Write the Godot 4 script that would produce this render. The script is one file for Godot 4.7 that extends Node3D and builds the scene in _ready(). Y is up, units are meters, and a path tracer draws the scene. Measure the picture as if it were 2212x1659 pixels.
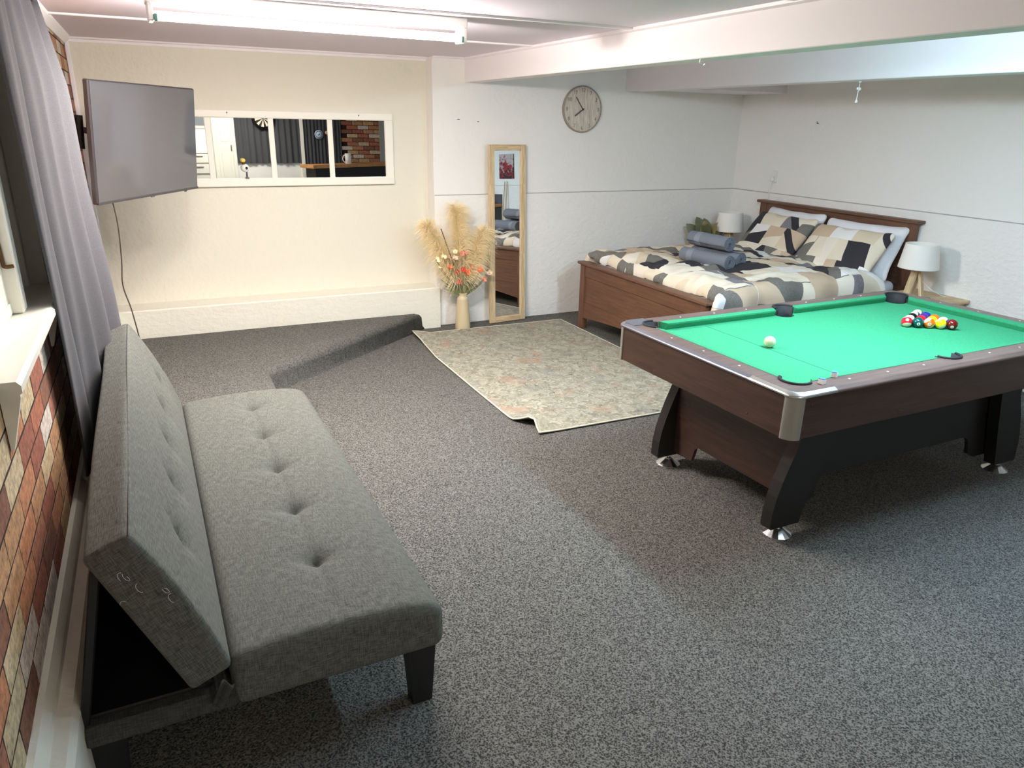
extends Node3D

var rng := RandomNumberGenerator.new()
var used := {}
var M := {}

func _ready() -> void:
	rng.seed = 7
	# ---- camera
	var cam := Camera3D.new()
	cam.name = "camera"
	cam.basis = Basis(Vector3.UP, -0.4514) * Basis(Vector3.RIGHT, -0.3424) * Basis(Vector3.BACK, 0.0201)
	cam.position = Vector3(0, 1.7753, 0)
	cam.fov = rad_to_deg(2.0 * atan(829.5 / 1583.43))
	cam.near = 0.05
	cam.far = 60.0
	cam.current = true
	add_child(cam)
	# ---- night outside: an almost black sky
	var env := Environment.new()
	env.background_mode = Environment.BG_COLOR
	env.background_color = Color(0.02, 0.024, 0.032)
	env.tonemap_mode = Environment.TONE_MAPPER_LINEAR
	env.tonemap_exposure = 1.4
	env.sdfgi_enabled = true
	env.ssao_enabled = true
	env.ssil_enabled = true
	var we := WorldEnvironment.new()
	we.name = "world"
	we.environment = env
	add_child(we)
	# ---- lamps' own light: the strip above the sofa, the cool strip between the beams, the kitchen strip behind
	strip_light(Vector3(0.83, 2.13, -3.9), Vector3(1.45, 0.16, 0), 0.03, Color(1.0, 0.965, 0.94), 5.5, 1.6)
	strip_light(Vector3(3.03, 2.15, -2.2), Vector3(1.45, 0.16, 0), PI / 2, Color(0.79, 0.91, 1.0), 3.7, 1.0)
	strip_light(Vector3(1.6, 2.14, 2.7), Vector3(1.2, 0.16, 0), 0.0, Color(1.0, 0.97, 0.92), 3.0, 0.4)
	materials()
	room()
	left_wall()
	window_left()
	panel_mirror()
	fixtures()
	television()
	curtain()
	sofa()
	rug()
	flowers()
	standing_mirror()
	clock()
	bed()
	bedsides()
	pool_table()
	balls()
	small_things()
	back_of_room()

func strip_light(at: Vector3, size: Vector3, turn: float, c: Color, e: float, side: float) -> void:
	var a := AreaLight3D.new()
	a.name = "strip_light"
	a.area_size = Vector2(size.x, size.y)
	a.light_color = c
	a.light_energy = e
	a.area_range = 14.0
	a.shadow_enabled = true
	a.basis = Basis(Vector3.UP, turn) * Basis(Vector3.RIGHT, -PI / 2)
	a.position = at
	add_child(a, true)
	for k in 3:                                   # a tube shines sideways as well
		var o := OmniLight3D.new()
		o.name = "tube_glow"
		o.light_color = c
		o.light_energy = side / 3.0
		o.light_size = 0.03
		o.omni_range = 14.0
		o.omni_attenuation = 2.0
		o.shadow_enabled = true
		o.position = at + Basis(Vector3.UP, turn) * Vector3((k - 1) * size.x * 0.33, 0.0, 0)
		add_child(o, true)

# ------------------------------------------------------------------ naming
func numbered(n: String) -> String:
	used[n] = used.get(n, 0) + 1
	return n if used[n] == 1 else "%s_%03d" % [n, used[n] - 1]

func thing(called: String, label: String, category: String, at := Vector3.ZERO, turn := 0.0, group := "") -> Node3D:
	var o := Node3D.new()
	o.name = numbered(called)
	add_child(o)
	o.position = at
	o.rotation.y = turn
	tag(o, label, category, group)
	return o

func tag(o: Node, label: String, category: String, group := "") -> void:
	o.set_meta("label", label)
	o.set_meta("category", category)
	if group:
		o.set_meta("group", group)

func put(called: String, mesh: Mesh, m: Material, parent: Node = self, at := Vector3.ZERO, b := Basis.IDENTITY) -> MeshInstance3D:
	var o := MeshInstance3D.new()
	o.name = numbered(called) if parent == self else called
	o.mesh = mesh
	o.material_override = m
	parent.add_child(o, true)
	o.transform = Transform3D(b, at)
	return o

func struct(called: String, mesh: Mesh, m: Material, at := Vector3.ZERO, b := Basis.IDENTITY, label := "") -> MeshInstance3D:
	var o := put(called, mesh, m, self, at, b)
	o.set_meta("kind", "structure")
	if label:
		o.set_meta("label", label)
	return o

# ------------------------------------------------------------------ mesh helpers (faces are given counter-clockwise seen from outside)
func start(smooth := false) -> SurfaceTool:
	var st := SurfaceTool.new()
	st.begin(Mesh.PRIMITIVE_TRIANGLES)
	st.set_smooth_group(1 if smooth else -1)
	return st

func fin(st: SurfaceTool) -> ArrayMesh:
	st.generate_normals()
	return st.commit()

func tri(st: SurfaceTool, a: Vector3, b: Vector3, c: Vector3) -> void:
	st.add_vertex(a)
	st.add_vertex(c)
	st.add_vertex(b)

func quad(st: SurfaceTool, a: Vector3, b: Vector3, c: Vector3, d: Vector3) -> void:
	tri(st, a, b, c)
	tri(st, a, c, d)

func quad_uv(st: SurfaceTool, p: Array, t: Array) -> void:
	for k in [0, 2, 1, 0, 3, 2]:
		st.set_uv(t[k])
		st.add_vertex(p[k])

func add_box(st: SurfaceTool, c: Vector3, s: Vector3, r := 0.0, xf := Transform3D.IDENTITY) -> void:
	var h := s * 0.5
	r = minf(r, minf(h.x, minf(h.y, h.z)) * 0.95)
	st.set_smooth_group(-1)
	for ax in 3:                                   # faces
		var u := (ax + 1) % 3
		var v := (ax + 2) % 3
		for sg in [-1.0, 1.0]:
			var q := []
			for k in [[-1, -1], [1, -1], [1, 1], [-1, 1]]:
				var p := Vector3.ZERO
				p[ax] = sg * h[ax]
				p[u] = k[0] * (h[u] - r)
				p[v] = k[1] * (h[v] - r)
				q.append(xf * (p + c))
			if sg > 0:
				quad(st, q[0], q[1], q[2], q[3])
			else:
				quad(st, q[3], q[2], q[1], q[0])
	if r <= 0.0:
		return
	for ax in 3:                                   # chamfered edges along ax
		var u := (ax + 1) % 3
		var v := (ax + 2) % 3
		for su in [-1.0, 1.0]:
			for sv in [-1.0, 1.0]:
				var q := []
				for k in [[-1, 0], [1, 0], [1, 1], [-1, 1]]:
					var p := Vector3.ZERO
					p[ax] = k[0] * (h[ax] - r)
					p[u] = su * (h[u] - (0.0 if k[1] == 0 else r))
					p[v] = sv * (h[v] - (r if k[1] == 0 else 0.0))
					q.append(xf * (p + c))
				if su * sv > 0:
					quad(st, q[3], q[2], q[1], q[0])
				else:
					quad(st, q[0], q[1], q[2], q[3])
	for sx in [-1.0, 1.0]:
		for sy in [-1.0, 1.0]:
			for sz in [-1.0, 1.0]:
				var a := xf * (c + Vector3(sx * h.x, sy * (h.y - r), sz * (h.z - r)))
				var b := xf * (c + Vector3(sx * (h.x - r), sy * h.y, sz * (h.z - r)))
				var d := xf * (c + Vector3(sx * (h.x - r), sy * (h.y - r), sz * h.z))
				if sx * sy * sz > 0:
					tri(st, a, b, d)
				else:
					tri(st, a, d, b)

func box(s: Vector3, r := 0.0, c := Vector3.ZERO) -> ArrayMesh:
	var st := start()
	add_box(st, c, s, r)
	return fin(st)

func span(a: Vector3, b: Vector3, r := 0.0) -> ArrayMesh:          # a box from corner to corner
	return box((b - a).abs(), r, (a + b) * 0.5)

func add_lathe(st: SurfaceTool, prof: Array, n := 24, xf := Transform3D.IDENTITY, a0 := 0.0, a1 := TAU) -> void:   # profile from bottom to top, outside
	for k in n:
		var p := a0 + (a1 - a0) * k / n
		var q := a0 + (a1 - a0) * (k + 1) / n
		for i in prof.size() - 1:
			var s: Vector2 = prof[i]
			var t: Vector2 = prof[i + 1]
			var A := xf * Vector3(s.x * cos(p), s.y, -s.x * sin(p))
			var B := xf * Vector3(s.x * cos(q), s.y, -s.x * sin(q))
			var C := xf * Vector3(t.x * cos(q), t.y, -t.x * sin(q))
			var D := xf * Vector3(t.x * cos(p), t.y, -t.x * sin(p))
			if s.x > 1e-6:
				tri(st, A, B, C)
			if t.x > 1e-6:
				tri(st, A, C, D)

func lathe(prof: Array, n := 24, smooth := true) -> ArrayMesh:
	var st := start(smooth)
	add_lathe(st, prof, n)
	return fin(st)

func add_tube(st: SurfaceTool, pts: Array, r, n := 8, caps := true) -> void:   # r: number, or callable of 0..1
	var t: Vector3 = (pts[1] - pts[0]).normalized()
	var u := t.cross(Vector3.UP if absf(t.y) < 0.9 else Vector3.RIGHT).normalized()
	var ring := []
	for i in pts.size():
		var d: Vector3 = (pts[mini(i + 1, pts.size() - 1)] - pts[maxi(i - 1, 0)]).normalized()
		u = (u - d * u.dot(d)).normalized()
		var v := d.cross(u)
		var rr: float = r.call(float(i) / (pts.size() - 1)) if r is Callable else r
		var here := []
		for k in n:
			here.append(pts[i] + (u * cos(TAU * k / n) + v * sin(TAU * k / n)) * rr)
		ring.append(here)
	for i in pts.size() - 1:
		for k in n:
			var j := (k + 1) % n
			quad(st, ring[i][k], ring[i][j], ring[i + 1][j], ring[i + 1][k])
	if caps:
		for k in n:
			var j := (k + 1) % n
			tri(st, pts[0], ring[0][j], ring[0][k])
			tri(st, pts[-1], ring[-1][k], ring[-1][j])

func tube(pts: Array, r, n := 8) -> ArrayMesh:
	var st := start(true)
	add_tube(st, pts, r, n)
	return fin(st)

func smooth_path(pts: Array, n := 6) -> Array:
	var out := []
	for i in pts.size() - 1:
		var a: Vector3 = pts[maxi(i - 1, 0)]
		var b: Vector3 = pts[i]
		var c: Vector3 = pts[i + 1]
		var d: Vector3 = pts[mini(i + 2, pts.size() - 1)]
		for k in n:
			out.append(b.cubic_interpolate(c, a, d, float(k) / n))
	out.append(pts[-1])
	return out

func ccw(poly: PackedVector2Array) -> PackedVector2Array:
	var a := 0.0
	for i in poly.size():
		a += poly[i].cross(poly[(i + 1) % poly.size()])
	if a < 0:
		poly = poly.duplicate()
		poly.reverse()
	return poly

func add_prism(st: SurfaceTool, poly: PackedVector2Array, z0: float, z1: float, xf := Transform3D.IDENTITY, smooth_side := false) -> void:   # outline in x,y; from z0 to z1
	poly = ccw(poly)
	if xf.basis.determinant() < 0:                 # a mirroring placement: swap the ends so that faces still look outwards
		var t := z0
		z0 = z1
		z1 = t
	st.set_smooth_group(-1)
	var ix := Geometry2D.triangulate_polygon(poly)
	for k in range(0, ix.size(), 3):
		var a := poly[ix[k]]
		var b := poly[ix[k + 1]]
		var c := poly[ix[k + 2]]
		if (b - a).cross(c - a) < 0:
			var t := b
			b = c
			c = t
		tri(st, xf * Vector3(a.x, a.y, z1), xf * Vector3(b.x, b.y, z1), xf * Vector3(c.x, c.y, z1))
		tri(st, xf * Vector3(a.x, a.y, z0), xf * Vector3(c.x, c.y, z0), xf * Vector3(b.x, b.y, z0))
	st.set_smooth_group(2 if smooth_side else -1)
	for i in poly.size():
		var a := poly[i]
		var b := poly[(i + 1) % poly.size()]
		quad(st, xf * Vector3(a.x, a.y, z0), xf * Vector3(b.x, b.y, z0), xf * Vector3(b.x, b.y, z1), xf * Vector3(a.x, a.y, z1))

func prism(poly: PackedVector2Array, z0: float, z1: float, xf := Transform3D.IDENTITY, smooth_side := false) -> ArrayMesh:
	var st := start()
	add_prism(st, poly, z0, z1, xf, smooth_side)
	return fin(st)

func slab(poly: PackedVector2Array, y0: float, y1: float, smooth_side := false) -> ArrayMesh:      # outline in x,z (y of the polygon is z), standing from y0 to y1
	return prism(poly, -y1, -y0, Transform3D(Basis(Vector3.RIGHT, PI / 2), Vector3.ZERO), smooth_side)

func inset(poly: PackedVector2Array, d: float) -> PackedVector2Array:
	poly = ccw(poly)
	var out := PackedVector2Array()
	for i in poly.size():
		var a := poly[(i - 1 + poly.size()) % poly.size()]
		var b := poly[i]
		var c := poly[(i + 1) % poly.size()]
		var n1 := (b - a).normalized().orthogonal() * -1.0
		var n2 := (c - b).normalized().orthogonal() * -1.0
		var m := (n1 + n2) / maxf(0.2, 1.0 + n1.dot(n2))
		out.append(b + m * d)
	return out

func mound(poly: PackedVector2Array, steps: Array) -> ArrayMesh:     # x,z outline; steps [inset, y] from the bottom up, closed on top
	var st := start(true)
	var rings := []
	poly = ccw(poly)
	for s in steps:
		var r := []
		for p in inset(poly, s[0]):
			r.append(Vector3(p.x, s[1], p.y))
		rings.append(r)
	for i in rings.size() - 1:
		for k in poly.size():
			var j := (k + 1) % poly.size()
			quad(st, rings[i][j], rings[i][k], rings[i + 1][k], rings[i + 1][j])
	var top := PackedVector2Array()
	for p in rings[-1]:
		top.append(Vector2(p.x, p.z))
	var ix := Geometry2D.triangulate_polygon(top)
	for k in range(0, ix.size(), 3):
		var a: Vector3 = rings[-1][ix[k]]
		var b: Vector3 = rings[-1][ix[k + 1]]
		var c: Vector3 = rings[-1][ix[k + 2]]
		if (b - a).cross(c - a).y < 0:
			tri(st, a, c, b)
		else:
			tri(st, a, b, c)
	return fin(st)

func axis(h: float, r: float, n: int) -> Array:
	var o := []
	for k in 4:
		o.append(-h + r * (1.0 - cos(k / 4.0 * PI / 2)))
	for k in n + 1:
		o.append(lerpf(-h + r, h - r, float(k) / n))
	for k in 4:
		o.append(h - r * (1.0 - cos((3 - k) / 4.0 * PI / 2)))
	return o

func add_soft(st: SurfaceTool, h: Vector3, r: float, n: Vector3i, warp = null, uv = null) -> void:    # a rounded box, bent by warp; uv from the unbent place
	var co := [axis(h.x, r, n.x), axis(h.y, r, n.y), axis(h.z, r, n.z)]
	for ax in 3:
		var u := (ax + 1) % 3
		var v := (ax + 2) % 3
		for sg in [-1.0, 1.0]:
			var grid := []
			var raw := []
			for a in co[u]:
				var row := []
				var rrow := []
				for b in co[v]:
					var p := Vector3.ZERO
					p[ax] = sg * h[ax]
					p[u] = a
					p[v] = b
					var i := p.clamp(-h + Vector3.ONE * r, h - Vector3.ONE * r)
					p = i + (p - i).normalized() * r
					rrow.append(p)
					row.append(warp.call(p) if warp != null else p)
				grid.append(row)
				raw.append(rrow)
			for i in co[u].size() - 1:
				for j in co[v].size() - 1:
					var id := [[i, j], [i + 1, j], [i + 1, j + 1], [i, j + 1]]
					var order := [0, 2, 1, 0, 3, 2] if sg > 0 else [0, 1, 2, 0, 2, 3]
					for k in order:
						var e = id[k]
						if uv != null:
							st.set_uv(uv.call(raw[e[0]][e[1]]))
						st.add_vertex(grid[e[0]][e[1]])

func soft(h: Vector3, r: float, n: Vector3i, warp = null, uv = null) -> ArrayMesh:
	var st := start(true)
	add_soft(st, h, r, n, warp, uv)
	return fin(st)

func ball(r: float, n := 24, scale := Vector3.ONE) -> ArrayMesh:                # a sphere with texture coordinates
	var st := start(true)
	for i in n:
		for k in n / 2:
			var q := []
			var t := []
			for e in [[i, k], [i + 1, k], [i + 1, k + 1], [i, k + 1]]:
				var a: float = TAU * e[0] / n
				var b: float = PI * e[1] / (n / 2) - PI / 2
				q.append(Vector3(cos(b) * cos(a), sin(b), -cos(b) * sin(a)) * r * scale)
				t.append(Vector2(float(e[0]) / n, 1.0 - float(e[1]) / (n / 2)))
			quad_uv(st, q, t)
	return fin(st)

func words(text: String, size: float, depth := 0.002, font := "Droid Sans") -> TextMesh:
	var t := TextMesh.new()
	t.text = text
	var f := SystemFont.new()
	f.font_names = PackedStringArray([font])
	t.font = f
	t.font_size = 32
	t.pixel_size = size / 32.0
	t.depth = depth
	return t

# ------------------------------------------------------------------ textures and materials
func paint(w: int, h: int, f: Callable) -> ImageTexture:            # f(x, y) -> Color
	var im := Image.create(w, h, false, Image.FORMAT_RGB8)
	for y in h:
		for x in w:
			im.set_pixel(x, y, f.call(x, y))
	return ImageTexture.create_from_image(im)

func noise(freq: float, oct := 4, sd := 1, type := FastNoiseLite.TYPE_SIMPLEX_SMOOTH) -> FastNoiseLite:
	var n := FastNoiseLite.new()
	n.noise_type = type
	n.frequency = freq
	n.fractal_octaves = oct
	n.seed = sd
	return n

func mat(c: Color, rough := 0.7, metal := 0.0, tex: Texture2D = null, tri_scale = null) -> StandardMaterial3D:
	var m := StandardMaterial3D.new()
	m.albedo_color = c
	m.roughness = rough
	m.metallic = metal
	if tex:
		m.albedo_texture = tex
	if tri_scale != null:
		m.uv1_triplanar = true
		m.uv1_scale = tri_scale if tri_scale is Vector3 else Vector3.ONE * tri_scale
	return m

func bump(m: StandardMaterial3D, tex: Texture2D, cm: float) -> StandardMaterial3D:
	m.heightmap_enabled = true
	m.heightmap_texture = tex
	m.heightmap_scale = cm
	return m

func grey(v: float) -> Color:
	return Color(v, v, v)

func materials() -> void:
	var r := RandomNumberGenerator.new()
	r.seed = 11
	# carpet: loops of three greys
	var carpet := paint(512, 512, func(_x, _y):
		var v := r.randf()
		var g := 0.56 + 0.44 * v if v > 0.3 else 0.28 + 0.5 * v
		return Color(g, g, g))
	M.carpet = bump(mat(Color(0.51, 0.505, 0.48), 0.97, 0, carpet, 1.0 / 1.7), carpet, 0.5)
	M.carpet.uv1_world_triplanar = true
	# linen weave: streaks both ways
	var na := noise(0.02, 2, 5)
	var linen := paint(512, 512, func(x, y):
		var g: float = 0.66 + 0.29 * na.get_noise_2d(x * 0.7, y * 14.0) + 0.29 * na.get_noise_2d(x * 14.0 + 900.0, y * 0.7) + 0.1 * (r.randf() - 0.5)
		return grey(clampf(g + 0.15, 0.15, 1.0)))
	M.linen = bump(mat(Color(0.44, 0.45, 0.42), 0.92, 0, linen, 2.9), linen, 0.08)
	M.linen_dark = bump(mat(Color(0.3, 0.305, 0.295), 0.92, 0, linen, 2.9), linen, 0.08)
	var weave := paint(256, 256, func(x, y):
		var g: float = 0.78 + 0.12 * (((x + y) % 2) - 0.5) + 0.2 * (r.randf() - 0.5)
		return grey(g))
	M.curtain = bump(mat(Color(0.43, 0.425, 0.445), 0.95, 0, weave, 3.0), weave, 0.05)
	M.dark_curtain = mat(Color(0.38, 0.385, 0.4), 0.95, 0, weave, 3.0)
	# wood: streaks along u, tinted per use
	var nw := noise(0.035, 4, 21)
	var nf := noise(0.12, 3, 22)
	var grain := paint(512, 512, func(x, y):
		var g := 0.86 + 0.14 * nw.get_noise_2d(x * 0.09, y * 1.3) + 0.13 * nf.get_noise_2d(x * 0.06, y * 1.8)
		return grey(clampf(g, 0.2, 1.0)))
	var grain_up := paint(512, 512, func(x, y):
		var g := 0.86 + 0.14 * nw.get_noise_2d(y * 0.09, x * 1.3) + 0.13 * nf.get_noise_2d(y * 0.06, x * 1.8)
		return grey(clampf(g, 0.2, 1.0)))
	M.walnut = mat(Color(0.31, 0.225, 0.185), 0.42, 0, grain, 1.1)
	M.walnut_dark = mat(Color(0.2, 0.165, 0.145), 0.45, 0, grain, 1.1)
	M.rail_wood = mat(Color(0.49, 0.405, 0.375), 0.35, 0, grain, 1.3)
	M.bedwood = mat(Color(0.49, 0.34, 0.25), 0.45, 0, grain, 1.2)
	M.bedwood_up = mat(Color(0.49, 0.34, 0.25), 0.45, 0, grain_up, 1.2)
	M.pine = mat(Color(0.95, 0.85, 0.67), 0.55, 0, grain_up, 1.6)
	M.pine_flat = mat(Color(0.95, 0.83, 0.65), 0.55, 0, grain, 1.6)
	M.slabwood = mat(Color(0.85, 0.6, 0.36), 0.4, 0, grain, 1.0)
	M.clockwood = mat(Color(0.94, 0.9, 0.84), 0.6, 0, grain_up, 2.6)
	# plaster
	var np := noise(0.02, 5, 31)
	var plaster := paint(512, 512, func(x, y):
		var a := np.get_noise_2d(x, y)
		var b := np.get_noise_2d(x * 3.0 + 400, y * 3.0)
		return grey(clampf(0.5 + 0.5 * a + 0.2 * b, 0, 1)))
	var rough := paint(512, 512, func(x, y):
		var a := np.get_noise_2d(x * 1.3, y * 2.0)
		var b := np.get_noise_2d(x * 5.0 + 90, y * 5.0)
		return grey(clampf(0.5 + 0.7 * a + 0.5 * maxf(b, 0.15), 0, 1)))
	M.cream_wall = bump(mat(Color(0.88, 0.865, 0.8), 0.6, 0, null, 0.8), plaster, 0.35)
	M.white_wall = bump(mat(Color(0.945, 0.94, 0.92), 0.6, 0, null, 0.8), plaster, 0.3)
	M.rough_wall = bump(mat(Color(0.945, 0.94, 0.92), 0.55, 0, null, 1.0), rough, 0.4)
	M.footing = bump(mat(Color(0.9, 0.89, 0.83), 0.55, 0, null, 1.0), rough, 0.3)
	M.ceiling = mat(Color(0.91, 0.87, 0.91), 0.8)
	M.white_paint = mat(Color(0.93, 0.92, 0.87), 0.4)
	M.trim = mat(Color(0.96, 0.94, 0.95), 0.4)
	M.beam = mat(Color(0.96, 0.94, 0.945), 0.5)
	M.outside = mat(Color(0.1, 0.1, 0.1), 0.9)
	# brick
	var nb := noise(0.03, 5, 41)
	var brick := paint(256, 256, func(x, y):
		var a := nb.get_noise_2d(x, y)
		var b := nb.get_noise_2d(x * 2.5 + 300, y * 2.5)
		return grey(clampf(0.86 + 0.22 * a + 0.2 * minf(b, 0.1) + 0.06 * (r.randf() - 0.5), 0.2, 1)))
	M.bricks = []
	for c in [[0.76, 0.47, 0.35], [0.82, 0.56, 0.4], [0.68, 0.41, 0.32], [0.86, 0.7, 0.5], [0.88, 0.79, 0.63], [0.93, 0.87, 0.81], [0.58, 0.39, 0.3], [0.8, 0.61, 0.44], [0.75, 0.5, 0.39]]:
		M.bricks.append(bump(mat(Color(c[0], c[1], c[2]), 0.8, 0, brick, 2.5), brick, 0.15))
	M.mortar = mat(Color(0.17, 0.09, 0.07), 0.95, 0, brick, 3.0)
	# metals, plastics, glass
	M.chrome = mat(Color(0.96, 0.96, 0.96), 0.25, 1.0)
	M.steel = mat(Color(0.74, 0.74, 0.72), 0.32, 1.0)
	M.grey_metal = mat(Color(0.5, 0.5, 0.53), 0.35, 0.6)
	M.cap_silver = mat(Color(0.72, 0.71, 0.67), 0.38, 0.75)
	M.black = mat(Color(0.085, 0.085, 0.09), 0.5)
	M.black_wood = mat(Color(0.125, 0.115, 0.11), 0.38)
	M.rubber = mat(Color(0.14, 0.14, 0.145), 0.75)
	M.mirror = mat(Color(0.93, 0.94, 0.94), 0.0, 1.0)
	M.screen = mat(Color(0.3, 0.3, 0.315), 0.06)
	M.screen.metallic_specular = 0.75
	M.bezel = mat(Color(0.22, 0.21, 0.22), 0.35)
	M.brass_old = mat(Color(0.42, 0.3, 0.2), 0.5, 0.7)
	M.white_plastic = mat(Color(0.93, 0.93, 0.91), 0.35)
	M.cable = mat(Color(0.25, 0.22, 0.2), 0.6)
	M.tube = mat(Color(1, 1, 1), 0.3)
	M.tube.emission_enabled = true
	M.tube.emission = Color(1.0, 0.97, 0.93)
	M.tube.emission_energy_multiplier = 16.0
	M.tube_cool = mat(Color(1, 1, 1), 0.3)
	M.tube_cool.emission_enabled = true
	M.tube_cool.emission = Color(0.85, 0.95, 1.0)
	M.tube_cool.emission_energy_multiplier = 9.0
	# pool cloth
	M.cloth = mat(Color(0.26, 0.77, 0.54), 0.9, 0, weave, 2.5)
	M.cushion = mat(Color(0.23, 0.73, 0.5), 0.9, 0, weave, 2.5)
	# textiles
	M.white_cloth = bump(mat(Color(0.93, 0.93, 0.94), 0.9, 0, null, 2.0), plaster, 0.3)
	M.sheet = bump(mat(Color(0.82, 0.82, 0.86), 0.9, 0, null, 2.0), plaster, 0.25)
	M.towel = bump(mat(Color(0.6, 0.63, 0.68), 0.98, 0, weave, 5.0), weave, 0.35)
	M.towel_band = mat(Color(0.68, 0.72, 0.78), 0.7, 0, weave, 8.0)
	M.shade = mat(Color(0.97, 0.96, 0.93), 0.85)
	M.shade.backlight_enabled = true
	M.shade.backlight = Color(0.25, 0.24, 0.22)
	M.quilt = mat(Color(1, 1, 1), 0.92, 0, quilt_texture())
	M.rug = mat(Color(1, 1, 1), 0.97, 0, rug_texture())
	M.rug_edge = mat(Color(0.86, 0.84, 0.76), 0.95)

func quilt_texture() -> ImageTexture:       # the printed patchwork: cells of stripes, quarter discs and wedges in cream, tan, grey tweed, black and white
	var r := RandomNumberGenerator.new()
	r.seed = 99
	var tones := [Color(0.95, 0.92, 0.85), Color(0.83, 0.74, 0.63), Color(0.47, 0.46, 0.43), Color(0.2, 0.195, 0.215), Color(0.97, 0.965, 0.95), Color(0.89, 0.83, 0.72), Color(0.93, 0.89, 0.8), Color(0.52, 0.51, 0.53)]
	var often := [0, 0, 6, 6, 4, 4, 1, 1, 5, 2, 2, 3, 3, 7]
	var n := 6
	var cells := []
	for k in n * n * 2:
		cells.append([r.randi() % 6, often[r.randi() % 14], often[r.randi() % 14], r.randi() % 4, often[r.randi() % 14], r.randi() % 2])
	var s := 1024
	return paint(s, s, func(x, y):
		var cw := s / n
		var shift: int = (y / cw) % 2 * cw / 2
		var xx: int = (x + shift) % s
		var c = cells[(y / cw) * n + xx / cw]
		var u := float(xx % cw) / cw
		var v := float(y % cw) / cw
		for t in c[3]:
			var w := u
			u = v
			v = 1.0 - w
		var pick: int = c[1]
		match c[0]:
			0:
				pick = c[2] if Vector2(u, v).length() < 0.82 else c[1]
				if Vector2(u, v).length() > 0.82 and Vector2(u, v).length() < 1.05:
					pick = c[4]
			1:
				pick = c[2] if u + v * 0.6 < 0.7 else c[1]
			2:
				pick = c[2] if v < 0.45 else (c[4] if u < 0.5 else c[1])
			3:
				pick = c[2] if Vector2(u - 0.5, v).length() < 0.48 else c[1]
			4:
				pick = c[2] if absf(u - v) < 0.22 else (c[1] if u > v else c[4])
			5:
				pick = c[2] if u < 0.3 + 0.3 * v else c[1]
		var col: Color = tones[pick]
		if pick == 2 or pick == 7:
			col = col * (0.72 + 0.55 * r.randf())
		else:
			col = col * (0.95 + 0.06 * r.randf())
		return col)

func rug_texture() -> ImageTexture:        # a faded woven pattern: cream with olive and blush clouds, scrolls and thin dark broken lines
	var a := noise(0.006, 4, 51)
	var b := noise(0.02, 4, 52)
	var c := noise(0.011, 3, 53)
	var d := noise(0.05, 3, 54)
	var e := noise(0.012, 2, 55)
	return paint(768, 1152, func(x, y):
		var wx: float = x + 22.0 * d.get_noise_2d(x * 0.5, y * 0.5)
		var wy: float = y + 22.0 * d.get_noise_2d(x * 0.5 + 800, y * 0.5)
		var col := Color(0.76, 0.735, 0.65)
		col = col.lerp(Color(0.58, 0.575, 0.49), clampf(0.45 + 1.6 * b.get_noise_2d(wx, wy), 0, 1) * 0.75)
		col = col.lerp(Color(0.88, 0.86, 0.78), clampf(2.6 * d.get_noise_2d(wx * 1.2, wy * 1.2), 0, 1) * 0.8)
		col = col.lerp(Color(0.78, 0.62, 0.52), clampf(2.2 * a.get_noise_2d(x + 300.0, y) - 0.55, 0, 1) * 0.7)
		col = col.lerp(Color(0.58, 0.6, 0.58), clampf(2.0 * a.get_noise_2d(x + 1300.0, y + 200.0) - 0.35, 0, 1) * 0.6)
		var line: float = absf(c.get_noise_2d(wx, wy * 1.7))
		if line < 0.012 and e.get_noise_2d(x, y) > 0.12:
			col = col.lerp(Color(0.22, 0.22, 0.22), 0.75)
		if absf(b.get_noise_2d(wx * 0.8 + 500, wy * 0.8)) < 0.02:
			col = col * 0.87
		return col * 0.82)

# ------------------------------------------------------------------ the room
const XL := -0.41
const XR := 5.55
const ZB := -6.36
const ZR := -6.2
const HC := 2.278
const ZF := 4.0

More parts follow.
